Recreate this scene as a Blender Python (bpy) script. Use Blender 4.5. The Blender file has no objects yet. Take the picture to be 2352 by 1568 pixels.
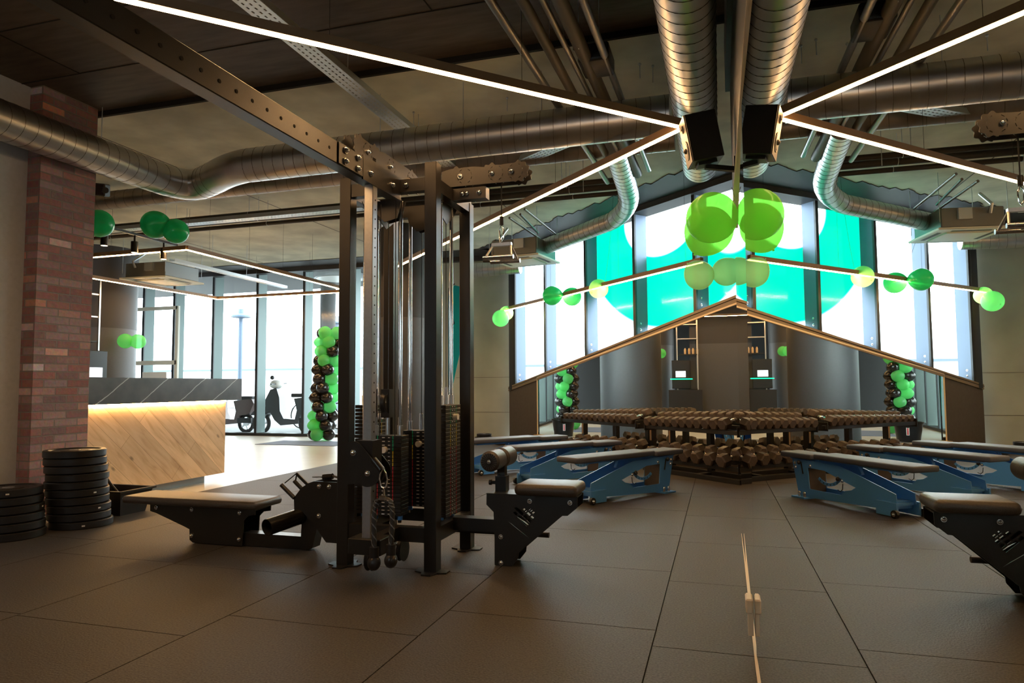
import bpy, bmesh, math, random
from mathutils import Vector, Matrix, Euler
random.seed(7)
sc = bpy.context.scene
COL = sc.collection

# ------------------------------------------------------------------ camera
F, PITCH, ROLL, YAW = 1572.76, 0.0628, -0.0061, 0.2945
CX, CY, CZ = -0.1248, 0.0, 1.105
fw = Vector((-math.sin(YAW)*math.cos(PITCH), math.cos(YAW)*math.cos(PITCH), math.sin(PITCH)))
r0 = Vector((math.cos(YAW), math.sin(YAW), 0)); u0 = r0.cross(fw)
RT = r0*math.cos(ROLL)+u0*math.sin(ROLL); UP = -r0*math.sin(ROLL)+u0*math.cos(ROLL)
cd = bpy.data.cameras.new('camera'); cam = bpy.data.objects.new('camera', cd); COL.objects.link(cam)
cam.matrix_world = Matrix(((RT.x, UP.x, -fw.x, CX), (RT.y, UP.y, -fw.y, CY), (RT.z, UP.z, -fw.z, CZ), (0, 0, 0, 1)))
cd.sensor_width = 36; cd.lens = F*36/2352; cd.clip_start = 0.02; cd.clip_end = 200
sc.camera = cam

# ------------------------------------------------------------------ world, exposure
w = bpy.data.worlds.new('sky'); sc.world = w; w.use_nodes = True
bg = w.node_tree.nodes['Background']; bg.inputs[0].default_value = (0.86, 0.95, 1.0, 1); bg.inputs[1].default_value = 6.2
sc.view_settings.view_transform = 'Standard'; sc.view_settings.look = 'None'
sc.view_settings.gamma = 1; sc.view_settings.use_curve_mapping = False
sc.view_settings.exposure = .98
LED_POWER = 42.0

def P(px, py, ax, val):
    """the point of the place seen at a pixel of the photograph, on the plane ax = val"""
    v = fw + RT*((px-1176)/F) - UP*((py-784)/F)
    i = 'xyz'.index(ax); c = Vector((CX, CY, CZ)); return c + v*((val-c[i])/v[i])

# ------------------------------------------------------------------ materials
MATS = {}
def mat(name, col, rough=0.5, metal=0.0, noise=0.0, scale=20.0, bump=0.0, spec=0.5, emit=None, es=0.0, coat=0.0, alpha=None, transl=0.0, nstretch=None):
    if name in MATS: return MATS[name]
    m = bpy.data.materials.new(name); m.use_nodes = True; nt = m.node_tree; N = nt.nodes; L = nt.links
    b = N['Principled BSDF']; b.inputs['Base Color'].default_value = (*col, 1)
    b.inputs['Roughness'].default_value = rough; b.inputs['Metallic'].default_value = metal
    b.inputs['Specular IOR Level'].default_value = spec; b.inputs['Coat Weight'].default_value = coat
    if emit: b.inputs['Emission Color'].default_value = (*emit, 1); b.inputs['Emission Strength'].default_value = es
    if noise or bump:
        tc = N.new('ShaderNodeTexCoord'); src = tc.outputs['Object']
        if nstretch:
            mp = N.new('ShaderNodeMapping'); mp.inputs['Scale'].default_value = nstretch; L.new(src, mp.inputs[0]); src = mp.outputs[0]
        nz = N.new('ShaderNodeTexNoise'); nz.inputs['Scale'].default_value = scale; nz.inputs['Detail'].default_value = 6
        L.new(src, nz.inputs['Vector'])
        if noise:
            rp = N.new('ShaderNodeMapRange'); rp.inputs[1].default_value = .3; rp.inputs[2].default_value = .7
            rp.inputs[3].default_value = 1-noise; rp.inputs[4].default_value = 1+noise; L.new(nz.outputs['Fac'], rp.inputs[0])
            vm = N.new('ShaderNodeVectorMath'); vm.operation = 'SCALE'; vm.inputs[0].default_value = col
            L.new(rp.outputs[0], vm.inputs['Scale']); L.new(vm.outputs[0], b.inputs['Base Color'])
        if bump:
            bp = N.new('ShaderNodeBump'); bp.inputs['Strength'].default_value = bump; bp.inputs['Distance'].default_value = .004
            L.new(nz.outputs['Fac'], bp.inputs['Height']); L.new(bp.outputs[0], b.inputs['Normal'])
    if transl:
        tr = N.new('ShaderNodeBsdfTranslucent'); tr.inputs[0].default_value = (*[c_**.55 for c_ in col], 1)
        mx = N.new('ShaderNodeMixShader'); mx.inputs[0].default_value = transl
        L.new(b.outputs[0], mx.inputs[1]); L.new(tr.outputs[0], mx.inputs[2])
        tp = N.new('ShaderNodeBsdfTransparent'); tp.inputs[0].default_value = (*[c_**.6 for c_ in col], 1); m2 = N.new('ShaderNodeMixShader'); m2.inputs[0].default_value = .3 if 'balloon' in name and col[0] > .1 else .12
        L.new(mx.outputs[0], m2.inputs[1]); L.new(tp.outputs[0], m2.inputs[2]); L.new(m2.outputs[0], N['Material Output'].inputs[0])
    MATS[name] = m; return m

M = {}
M['rubber'] = mat('rubber_floor', (0.052, 0.045, 0.039), .6, noise=.6, scale=110, bump=.6, spec=.45)
M['gap'] = mat('seam_dark', (0.008, 0.007, 0.006), .9)
M['screed'] = mat('pale_screed', (0.50, 0.485, 0.43), .35, noise=.06, scale=3, spec=.5)
M['ceil'] = mat('raw_concrete_ceiling', (0.62, 0.60, 0.47), .85, noise=.2, scale=2.2, bump=.3)
M['ceil_dark'] = mat('dark_ceiling_boards', (0.075, 0.052, 0.038), .6, noise=.35, scale=3, nstretch=(1, 6, 1))
M['plaster'] = mat('grey_plaster', (0.46, 0.48, 0.50), .8, noise=.05, scale=30)
M['concw'] = mat('concrete_wall', (0.40, 0.42, 0.36), .8, noise=.14, scale=1.5, bump=.2)
M['brownwall'] = mat('brown_wall_panel', (0.085, 0.066, 0.055), .6, noise=.1, scale=20)
M['darkpaint'] = mat('dark_grey_paint', (0.035, 0.035, 0.038), .55)
M['greypaint'] = mat('mid_grey_paint', (0.07, 0.073, 0.08), .5, noise=.05, scale=40)
M['black'] = mat('black_powder_coat', (0.014, 0.0125, 0.0115), .36, noise=.2, scale=300, bump=.1, spec=.5)
M['blackrub'] = mat('black_rubber', (0.013, 0.0135, 0.016), .42, noise=.1, scale=60, spec=.4)
M['blackplas'] = mat('black_plastic', (0.018, 0.018, 0.02), .3)
M['tubeblk'] = mat('glossy_black_tube', (0.012, 0.011, 0.010), .25, spec=.5)
M['leather'] = mat('dark_leatherette', (0.06, 0.05, 0.043), .42, noise=.15, scale=120, bump=.3)
M['benchpad'] = mat('grey_bench_upholstery', (0.095, 0.105, 0.135), .55, noise=.1, scale=200, bump=.2)
M['blue'] = mat('blue_powder_coat', (0.10, 0.34, 0.76), .35, noise=.05, scale=200)
M['chrome'] = mat('chrome', (0.85, 0.86, 0.88), .12, 1.0)
M['steel'] = mat('brushed_steel', (0.62, 0.62, 0.63), .32, 1.0, noise=.05, scale=60)
M['galv'] = mat('galvanised_duct', (0.55, 0.56, 0.57), .34, 1.0, noise=.1, scale=5, bump=.02)
M['galvdull'] = mat('dull_galvanised_duct', (0.36, 0.32, 0.29), .42, .9, noise=.15, scale=5, bump=.02)
M['seam'] = mat('dark_duct_seam', (0.10, 0.095, 0.09), .5, .6)
M['zinc'] = mat('zinc_tray', (0.60, 0.66, 0.70), .38, .9)
M['pipe'] = mat('insulated_pipe_black', (0.022, 0.02, 0.019), .6)
M['pipelag'] = mat('brown_lagged_pipe', (0.10, 0.085, 0.07), .5)
M['pipegrey'] = mat('grey_pipe', (0.30, 0.30, 0.30), .35, .8)
M['frame'] = mat('dark_window_frame', (0.02, 0.026, 0.032), .4)
M['fin'] = mat('blue_grey_aluminium_fin', (0.11, 0.15, 0.22), .45, .25)
M['fing'] = mat('green_grey_aluminium_fin', (0.10, 0.145, 0.14), .45, .25)
M['cream'] = mat('cream_edge_profile', (0.80, 0.66, 0.47), .4)
M['trimbr'] = mat('brown_trim', (0.22, 0.165, 0.115), .45)
M['ac'] = mat('cream_white_plastic', (0.72, 0.72, 0.64), .5)
M['acdark'] = mat('dark_slot', (0.05, 0.05, 0.045), .6)
M['acbox'] = mat('grey_sheet_metal', (0.22, 0.23, 0.23), .4, .7)
M['bgreen'] = mat('green_balloon', (0.07, 0.70, 0.12), .22, spec=.5, transl=.7)
M['bteal'] = mat('dark_green_balloon', (0.02, 0.55, 0.18), .22, spec=.5, transl=.4)
M['blime'] = mat('lime_balloon', (0.26, 0.88, 0.13), .22, spec=.5, transl=.75)
M['bpale'] = mat('pale_green_balloon', (0.50, 0.93, 0.42), .25, spec=.5, transl=.8)
M['bmint'] = mat('mint_green_balloon', (0.24, 0.90, 0.32), .22, spec=.5, transl=.6)
M['bblack'] = mat('black_balloon', (0.016, 0.014, 0.013), .18, spec=.6)
M['white'] = mat('white_plastic', (0.8, 0.8, 0.78), .4)
M['paper'] = mat('white_paper', (0.85, 0.83, 0.78), .7)
M['red'] = mat('red_print', (0.6, 0.02, 0.04), .6)
M['yellow'] = mat('yellow_print', (0.8, 0.6, 0.02), .6)
M['greenp'] = mat('green_print', (0.0, 0.45, 0.2), .6)
M['teal'] = mat('teal_fabric', (0.0, 0.42, 0.44), .7, transl=.5)
M['rope'] = mat('black_braided_rope', (0.03, 0.031, 0.034), .5)
M['ropel'] = mat('grey_rope_strand', (0.16, 0.18, 0.2), .5)
M['olive'] = mat('olive_rubber', (0.05, 0.075, 0.03), .5)
M['pave'] = mat('street_paving', (0.13, 0.13, 0.125), .8, noise=.1, scale=4)
M['build'] = mat('pale_facade', (0.84, 0.86, 0.88), .7)
M['build2'] = mat('pale_blue_facade', (0.10, 0.13, 0.17), .7)
M['lamp'] = mat('blue_grey_lamp_post', (0.10, 0.14, 0.20), .5)
M['soffit'] = mat('grey_soffit', (0.10, 0.10, 0.10), .8)
M['scoot'] = mat('grey_scooter_paint', (0.075, 0.08, 0.088), .3, .2, coat=.5)
M['scoot2'] = mat('rose_grey_scooter_paint', (0.12, 0.085, 0.08), .3, .2)
M['tyre'] = mat('tyre_rubber', (0.02, 0.02, 0.02), .7)
M['cone'] = mat('speaker_cone', (0.10, 0.08, 0.06), .4)
M['ledge'] = mat('light_wood_ledge', (0.45, 0.33, 0.2), .5)
M['orange'] = mat('orange_lens', (0.7, 0.2, 0.02), .3)
M['screen'] = mat('lit_white_screen', (0.2, 0.2, 0.2), .4, emit=(.85, .92, 1), es=1.2)
M['greenled'] = mat('green_led_line', (0, .3, .1), .4, emit=(0, 1, .25), es=3)
M['led'] = mat('warm_led_diffuser', (1, .8, .6), .4, emit=(1.0, 0.56, 0.23), es=LED_POWER)
M['ledhouse'] = mat('brown_led_housing', (0.30, 0.19, 0.11), .45)
M['spotglow'] = mat('warm_spot_lens', (1, .8, .6), .4, emit=(1.0, 0.7, 0.4), es=4)
M['underglow'] = mat('warm_counter_strip', (1, .8, .6), .4, emit=(1.0, 0.62, 0.26), es=40)
M['mat_blue'] = mat('blue_grey_mat', (0.12, 0.16, 0.25), .8)
M['tan'] = mat('tan_panel', (0.50, 0.33, 0.17), .6)

def mirror_mat():
    m = bpy.data.materials.new('mirror_glass'); m.use_nodes = True; b = m.node_tree.nodes['Principled BSDF']
    b.inputs['Base Color'].default_value = (0.86, 0.88, 0.84, 1); b.inputs['Metallic'].default_value = 1; b.inputs['Roughness'].default_value = 0.0
    return m
M['mirror'] = mirror_mat()
def glass_mat():
    m = bpy.data.materials.new('window_glass'); m.use_nodes = True; nt = m.node_tree; nt.nodes.clear()
    o = nt.nodes.new('ShaderNodeOutputMaterial'); t = nt.nodes.new('ShaderNodeBsdfTransparent'); g = nt.nodes.new('ShaderNodeBsdfGlossy')
    g.inputs['Roughness'].default_value = .12; t.inputs[0].default_value = (.93, .97, .97, 1)
    x = nt.nodes.new('ShaderNodeMixShader'); x.inputs[0].default_value = .02
    nt.links.new(t.outputs[0], x.inputs[1]); nt.links.new(g.outputs[0], x.inputs[2]); nt.links.new(x.outputs[0], o.inputs[0]); return m
M['glass'] = glass_mat()

def brick_mat():
    m = bpy.data.materials.new('reclaimed_brick'); m.use_nodes = True; nt = m.node_tree; N = nt.nodes; L = nt.links; b = N['Principled BSDF']
    tc = N.new('ShaderNodeTexCoord'); sx = N.new('ShaderNodeSeparateXYZ'); L.new(tc.outputs['Object'], sx.inputs[0])
    ad = N.new('ShaderNodeMath'); ad.operation = 'ADD'; L.new(sx.outputs[0], ad.inputs[0]); L.new(sx.outputs[1], ad.inputs[1])
    cb = N.new('ShaderNodeCombineXYZ'); L.new(ad.outputs[0], cb.inputs[0]); L.new(sx.outputs[2], cb.inputs[1])
    br = N.new('ShaderNodeTexBrick'); br.inputs['Scale'].default_value = 1; br.inputs['Brick Width'].default_value = .222; br.inputs['Row Height'].default_value = .069
    br.inputs['Mortar Size'].default_value = .0065; br.inputs['Mortar Smooth'].default_value = .3
    br.inputs['Color1'].default_value = (0, 0, 0, 1); br.inputs['Color2'].default_value = (1, 1, 1, 1); br.inputs['Mortar'].default_value = (.5, .5, .5, 1)
    br.offset = .5; L.new(cb.outputs[0], br.inputs['Vector'])
    cr = N.new('ShaderNodeValToRGB'); e = cr.color_ramp.elements
    e[0].position = 0; e[0].color = (.085, .038, .034, 1); e[1].position = 1; e[1].color = (.21, .19, .20, 1)
    for p_, c_ in ((.3, (.12, .055, .047, 1)), (.5, (.075, .045, .045, 1)), (.68, (.13, .08, .075, 1)), (.85, (.105, .075, .078, 1)), (.93, (.24, .10, .06, 1))):
        x = e.new(p_); x.color = c_
    L.new(br.outputs['Color'], cr.inputs[0])
    nz = N.new('ShaderNodeTexNoise'); nz.inputs['Scale'].default_value = 28; nz.inputs['Detail'].default_value = 8; L.new(tc.outputs['Object'], nz.inputs['Vector'])
    m2 = N.new('ShaderNodeMix'); m2.data_type = 'RGBA'; m2.blend_type = 'MULTIPLY'; m2.inputs[0].default_value = .6
    L.new(cr.outputs[0], m2.inputs[6]); L.new(nz.outputs['Color'], m2.inputs[7])
    vs = N.new('ShaderNodeVectorMath'); vs.operation = 'SCALE'; vs.inputs['Scale'].default_value = 3.9; L.new(m2.outputs[2], vs.inputs[0])
    mx = N.new('ShaderNodeMix'); mx.data_type = 'RGBA'; L.new(br.outputs['Fac'], mx.inputs[0]); L.new(vs.outputs[0], mx.inputs[6]); mx.inputs[7].default_value = (.22, .185, .165, 1)
    L.new(mx.outputs[2], b.inputs['Base Color']); b.inputs['Roughness'].default_value = .85
    hs = N.new('ShaderNodeMath'); hs.operation = 'MULTIPLY_ADD'; L.new(br.outputs['Fac'], hs.inputs[0]); hs.inputs[1].default_value = -1.5; L.new(nz.outputs['Fac'], hs.inputs[2])
    bp = N.new('ShaderNodeBump'); bp.inputs['Distance'].default_value = .008; bp.inputs['Strength'].default_value = .8; L.new(hs.outputs[0], bp.inputs['Height']); L.new(bp.outputs[0], b.inputs['Normal'])
    return m
M['brick'] = brick_mat()

def oak_mat():
    m = bpy.data.materials.new('diagonal_oak_boards'); m.use_nodes = True; nt = m.node_tree; N = nt.nodes; L = nt.links; b = N['Principled BSDF']
    tc = N.new('ShaderNodeTexCoord'); sx = N.new('ShaderNodeSeparateXYZ'); L.new(tc.outputs['Object'], sx.inputs[0])
    cb = N.new('ShaderNodeCombineXYZ'); L.new(sx.outputs[1], cb.inputs[0]); L.new(sx.outputs[2], cb.inputs[1])
    mp = N.new('ShaderNodeMapping'); mp.inputs['Rotation'].default_value = (0, 0, math.radians(42)); L.new(cb.outputs[0], mp.inputs[0])
    br = N.new('ShaderNodeTexBrick'); br.inputs['Scale'].default_value = 1; br.inputs['Brick Width'].default_value = 1.5; br.inputs['Row Height'].default_value = .165
    br.inputs['Mortar Size'].default_value = .0012; br.inputs['Color1'].default_value = (0, 0, 0, 1); br.inputs['Color2'].default_value = (1, 1, 1, 1); br.inputs['Mortar'].default_value = (0, 0, 0, 1)
    L.new(mp.outputs[0], br.inputs['Vector'])
    m2 = N.new('ShaderNodeMapping'); m2.inputs['Scale'].default_value = (1.6, 11, 1); L.new(mp.outputs[0], m2.inputs[0])
    nz = N.new('ShaderNodeTexNoise'); nz.inputs['Scale'].default_value = 1.6; nz.inputs['Detail'].default_value = 8; nz.inputs['Distortion'].default_value = .8; L.new(m2.outputs[0], nz.inputs['Vector'])
    cr = N.new('ShaderNodeValToRGB'); e = cr.color_ramp.elements; e[0].position = .3; e[0].color = (.50, .31, .15, 1); e[1].position = .62; e[1].color = (.70, .48, .27, 1)
    x = e.new(.44); x.color = (.62, .41, .22, 1); L.new(nz.outputs['Fac'], cr.inputs[0])
    ml = N.new('ShaderNodeMapRange'); ml.inputs[3].default_value = .82; ml.inputs[4].default_value = 1.12; L.new(br.outputs['Color'], ml.inputs[0])
    vs = N.new('ShaderNodeVectorMath'); vs.operation = 'SCALE'; L.new(cr.outputs[0], vs.inputs[0]); L.new(ml.outputs[0], vs.inputs['Scale'])
    # knots
    m3 = N.new('ShaderNodeMapping'); m3.inputs['Scale'].default_value = (2.2, 4.5, 1); L.new(mp.outputs[0], m3.inputs[0])
    vo = N.new('ShaderNodeTexVoronoi'); vo.inputs['Scale'].default_value = 1.4; L.new(m3.outputs[0], vo.inputs['Vector'])
    kr = N.new('ShaderNodeMapRange'); kr.inputs[1].default_value = .04; kr.inputs[2].default_value = .13; kr.inputs[3].default_value = .4; kr.inputs[4].default_value = 1; L.new(vo.outputs['Distance'], kr.inputs[0])
    v2 = N.new('ShaderNodeVectorMath'); v2.operation = 'SCALE'; L.new(vs.outputs[0], v2.inputs[0]); L.new(kr.outputs[0], v2.inputs['Scale'])
    mx = N.new('ShaderNodeMix'); mx.data_type = 'RGBA'; L.new(br.outputs['Fac'], mx.inputs[0]); L.new(v2.outputs[0], mx.inputs[6]); mx.inputs[7].default_value = (.16, .08, .03, 1)
    L.new(mx.outputs[2], b.inputs['Base Color']); b.inputs['Roughness'].default_value = .5
    return m
M['oak'] = oak_mat()

def marble_mat():
    m = bpy.data.materials.new('dark_veined_slate'); m.use_nodes = True; nt = m.node_tree; N = nt.nodes; L = nt.links; b = N['Principled BSDF']
    tc = N.new('ShaderNodeTexCoord'); sx = N.new('ShaderNodeSeparateXYZ'); L.new(tc.outputs['Object'], sx.inputs[0])
    cb = N.new('ShaderNodeCombineXYZ'); L.new(sx.outputs[1], cb.inputs[0]); L.new(sx.outputs[2], cb.inputs[1]); L.new(sx.outputs[0], cb.inputs[2])
    mp = N.new('ShaderNodeMapping'); mp.inputs['Rotation'].default_value = (0, 0, math.radians(57)); mp.inputs['Scale'].default_value = (1, 1, 1); L.new(cb.outputs[0], mp.inputs[0])
    wv = N.new('ShaderNodeTexWave'); wv.inputs['Scale'].default_value = 1.1; wv.inputs['Distortion'].default_value = 1.6; wv.inputs['Detail'].default_value = 4; wv.inputs['Detail Scale'].default_value = 1.2; L.new(mp.outputs[0], wv.inputs['Vector'])
    cr = N.new('ShaderNodeValToRGB'); e = cr.color_ramp.elements; e[0].position = .9994; e[0].color = (0, 0, 0, 1); e[1].position = 1; e[1].color = (1, 1, 1, 1); L.new(wv.outputs['Fac'], cr.inputs[0])
    nz = N.new('ShaderNodeTexNoise'); nz.inputs['Scale'].default_value = 5; nz.inputs['Detail'].default_value = 8; L.new(tc.outputs['Object'], nz.inputs['Vector'])
    c2 = N.new('ShaderNodeValToRGB'); e = c2.color_ramp.elements; e[0].position = .3; e[0].color = (.035, .037, .042, 1); e[1].position = .75; e[1].color = (.10, .105, .115, 1); L.new(nz.outputs['Fac'], c2.inputs[0])
    mx = N.new('ShaderNodeMix'); mx.data_type = 'RGBA'; L.new(cr.outputs[0], mx.inputs[0]); L.new(c2.outputs[0], mx.inputs[6]); mx.inputs[7].default_value = (.5, .5, .52, 1)
    L.new(mx.outputs[2], b.inputs['Base Color']); b.inputs['Roughness'].default_value = .38
    return m
M['slate'] = marble_mat()

def decal_mat():
    m = bpy.data.materials.new('green_window_film'); m.use_nodes = True; nt = m.node_tree; N = nt.nodes; L = nt.links; N.clear()
    o = N.new('ShaderNodeOutputMaterial'); tc = N.new('ShaderNodeTexCoord')
    def disc(cx, cz, rx, rz, inv=False):
        mp = N.new('ShaderNodeVectorMath'); mp.operation = 'SUBTRACT'; L.new(tc.outputs['Object'], mp.inputs[0]); mp.inputs[1].default_value = (cx, 0, cz)
        dv = N.new('ShaderNodeVectorMath'); dv.operation = 'DIVIDE'; L.new(mp.outputs[0], dv.inputs[0]); dv.inputs[1].default_value = (rx, 1, rz)
        ln = N.new('ShaderNodeVectorMath'); ln.operation = 'LENGTH'; L.new(dv.outputs[0], ln.inputs[0])
        r = N.new('ShaderNodeMapRange'); r.interpolation_type = 'SMOOTHSTEP'; k = .018/rx*2
        r.inputs[1].default_value = 1-k; r.inputs[2].default_value = 1+k; r.inputs[3].default_value = 1; r.inputs[4].default_value = 0; L.new(ln.outputs[1], r.inputs[0]); return r.outputs[0]
    a = disc(1.42, 3.93, 2.06, 2.0); b_ = disc(1.52, 3.62, .82, .62); c_ = disc(0.15, 3.62, .62, .8)
    def mul(x, y, one_minus):
        if one_minus:
            s = N.new('ShaderNodeMath'); s.operation = 'SUBTRACT'; s.inputs[0].default_value = 1; L.new(y, s.inputs[1]); y = s.outputs[0]
        q = N.new('ShaderNodeMath'); q.operation = 'MULTIPLY'; L.new(x, q.inputs[0]); L.new(y, q.inputs[1]); return q.outputs[0]
    f = mul(mul(a, b_, True), c_, True)
    t = N.new('ShaderNodeBsdfTransparent'); tl = N.new('ShaderNodeBsdfTranslucent'); tl.inputs[0].default_value = (0.0, .40, .28, 1)
    gt = N.new('ShaderNodeBsdfTransparent'); gt.inputs[0].default_value = (0.0, .40, .29, 1); ad = N.new('ShaderNodeMixShader'); ad.inputs[0].default_value = .7
    L.new(tl.outputs[0], ad.inputs[1]); L.new(gt.outputs[0], ad.inputs[2])
    x = N.new('ShaderNodeMixShader'); L.new(f, x.inputs[0]); L.new(t.outputs[0], x.inputs[1]); L.new(ad.outputs[0], x.inputs[2]); L.new(x.outputs[0], o.inputs[0]); return m
M['decal'] = decal_mat()

# ------------------------------------------------------------------ mesh helpers
def V(*a): return Vector(a)
class MB:
    def __init__(s): s.bm = bmesh.new()
    def _new(s, geom, mi):
        fs = set()
        for v in geom:
            for f in v.link_faces: fs.add(f)
        for f in fs: f.material_index = mi
    def box(s, c, sz, rot=None, mi=0, bev=0):
        M4 = Matrix.Translation(c) @ (rot.to_4x4() if rot else Matrix.Identity(4)) @ Matrix.Diagonal((*sz, 1))
        g = bmesh.ops.create_cube(s.bm, size=1, matrix=M4)['verts']
        if bev:
            es = list({e for v in g for e in v.link_edges})
            r = bmesh.ops.bevel(s.bm, geom=es, offset=bev, segments=3 if bev > .012 else 1, affect='EDGES', profile=.5)
            for f in r['faces']: f.material_index = mi; f.smooth = bev > .012
            g = [v for f in r['faces'] for v in f.verts]
        s._new(g, mi); return s
    def bb(s, x0, x1, y0, y1, z0, z1, mi=0, bev=0):
        return s.box(V((x0+x1)/2, (y0+y1)/2, (z0+z1)/2), (abs(x1-x0), abs(y1-y0), abs(z1-z0)), None, mi, bev)
    def bar(s, a, b, w, h, mi=0, upv=None):
        a = Vector(a); b = Vector(b); d = b-a; L = d.length; y = d.normalized()
        up = Vector(upv) if upv else V(0, 0, 1)
        if abs(y.dot(up)) > .98: up = V(1, 0, 0)
        x = y.cross(up).normalized(); z = x.cross(y)
        R = Matrix((x, y, z)).transposed(); return s.box((a+b)/2, (w, L, h), R, mi)
    def cyl(s, a, b, r, seg=16, mi=0, r2=None, caps=True):
        a = Vector(a); b = Vector(b); d = b-a
        q = d.to_track_quat('Z', 'Y').to_matrix().to_4x4()
        g = bmesh.ops.create_cone(s.bm, cap_ends=caps, segments=seg, radius1=r, radius2=r if r2 is None else r2, depth=d.length, matrix=Matrix.Translation((a+b)/2) @ q)['verts']
        s._new(g, mi)
        for f in {f for v in g for f in v.link_faces}:
            if len(f.verts) == 4: f.smooth = True
        return s
    def sph(s, c, r, sc_=(1, 1, 1), rot=None, seg=20, mi=0):
        M4 = Matrix.Translation(c) @ (rot.to_4x4() if rot else Matrix.Identity(4)) @ Matrix.Diagonal((sc_[0], sc_[1], sc_[2], 1))
        g = bmesh.ops.create_uvsphere(s.bm, u_segments=seg, v_segments=seg*2//3, radius=r, matrix=M4)['verts']
        s._new(g, mi)
        for v in g:
            for f in v.link_faces: f.smooth = True
        return s
    def tube(s, pts, r, seg=12, mi=0, closed=False):
        pts = [Vector(p) for p in pts]; n = len(pts); rings = []; prev = None
        for i, p in enumerate(pts):
            if closed: d = pts[(i+1) % n]-pts[i-1]
            else: d = pts[min(i+1, n-1)]-pts[max(i-1, 0)]
            d.normalize()
            if prev is None:
                up = V(0, 0, 1) if abs(d.z) < .9 else V(1, 0, 0); x = d.cross(up).normalized()
            else: x = (prev-d*prev.dot(d)).normalized()
            prev = x; y = d.cross(x)
            rings.append([s.bm.verts.new(p+x*r*math.cos(2*math.pi*k/seg)+y*r*math.sin(2*math.pi*k/seg)) for k in range(seg)])
        for i in range(n if closed else n-1):
            A = rings[i]; B = rings[(i+1) % n]
            for k in range(seg):
                f = s.bm.faces.new((A[k], A[(k+1) % seg], B[(k+1) % seg], B[k])); f.smooth = True; f.material_index = mi
        if not closed:
            for R_, fl in ((rings[0], True), (rings[-1], False)):
                f = s.bm.faces.new(R_[::-1] if fl else R_); f.material_index = mi
        return s
    def lathe(s, prof, seg=32, c=(0, 0, 0), mi=0, axis='z'):
        c = Vector(c); rings = []
        for (r, z) in prof:
            ring = []
            for k in range(seg):
                a = 2*math.pi*k/seg; p = V(r*math.cos(a), r*math.sin(a), z)
                if axis == 'y': p = V(p.x, p.z, p.y)
                if axis == 'x': p = V(p.z, p.x, p.y)
                ring.append(s.bm.verts.new(c+p))
            rings.append(ring)
        for i in range(len(rings)-1):
            for k in range(seg):
                f = s.bm.faces.new((rings[i][k], rings[i][(k+1) % seg], rings[i+1][(k+1) % seg], rings[i+1][k])); f.smooth = True; f.material_index = mi
        return s
    def poly(s, pts, mi=0):
        f = s.bm.faces.new([s.bm.verts.new(p) for p in pts]); f.material_index = mi; return s
    def prism(s, pts, vec, mi=0):
        vec = Vector(vec); a = [s.bm.verts.new(p) for p in pts]; b = [s.bm.verts.new(Vector(p)+vec) for p in pts]; n = len(a)
        fs = [s.bm.faces.new(a[::-1]), s.bm.faces.new(b)]
        for i in range(n): fs.append(s.bm.faces.new((a[i], a[(i+1) % n], b[(i+1) % n], b[i])))
        for f in fs: f.material_index = mi
        return s
    def plate(s, outline, holes, frame, th, mi=0, bev=0):
        """flat plate with real holes: outline and holes in 2-D, frame = (origin, x axis, y axis)"""
        cu = bpy.data.curves.new('tmp', 'CURVE'); cu.dimensions = '2D'; cu.fill_mode = 'BOTH'; cu.extrude = th/2; cu.bevel_depth = bev
        for pl in [outline]+list(holes):
            sp = cu.splines.new('POLY'); sp.points.add(len(pl)-1); sp.use_cyclic_u = True
            for q, p in zip(sp.points, pl): q.co = (p[0], p[1], 0, 1)
        o = bpy.data.objects.new('tmp', cu); COL.objects.link(o); dg = bpy.context.evaluated_depsgraph_get()
        me = bpy.data.meshes.new_from_object(o.evaluated_get(dg)); bpy.data.objects.remove(o)
        og, ax, ay = [Vector(v) for v in frame]; az = ax.cross(ay)
        M4 = Matrix.Translation(og) @ Matrix((ax, ay, az)).transposed().to_4x4(); me.transform(M4)
        n0 = len(s.bm.faces); s.bm.from_mesh(me); s.bm.faces.ensure_lookup_table()
        for f in s.bm.faces[n0:]: f.material_index = mi
        bpy.data.meshes.remove(me); bpy.data.curves.remove(cu); return s

def wloc(p):
    v = V(0, 0, 0)
    while p is not None: v += p.location; p = p.parent
    return v
def obj(name, mb, mats, parent=None, label=None, smooth=False):
    """one mesh object; geometry is given in world coordinates unless the parent was moved later"""
    bmesh.ops.recalc_face_normals(mb.bm, faces=mb.bm.faces[:])
    off = wloc(parent)
    if off.length > 0: bmesh.ops.translate(mb.bm, verts=mb.bm.verts[:], vec=-off)
    me = bpy.data.meshes.new(name); mb.bm.to_mesh(me); mb.bm.free(); me.set_sharp_from_angle(angle=math.radians(32))
    for m in (mats if isinstance(mats, (list, tuple)) else [mats]): me.materials.append(m if not isinstance(m, str) else M[m])
    o = bpy.data.objects.new(name, me); COL.objects.link(o)
    if parent is not None: o.parent = parent
    if label: o['label'] = label
    return o
def thing(name, label, cat, loc=(0, 0, 0), group=None):
    o = bpy.data.objects.new(name, None); o.empty_display_size = .1; COL.objects.link(o); o.location = loc
    o['label'] = label; o['category'] = cat
    if group: o['group'] = group
    return o
def tag(o, label, cat, group=None, kind=None):
    o['label'] = label; o['category'] = cat
    if group: o['group'] = group
    if kind: o['kind'] = kind
    return o
def struct(name, mb, mats, parent=None):
    o = obj(name, mb, mats, parent)
    if parent is None: o['kind'] = 'structure'
    return o
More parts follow.
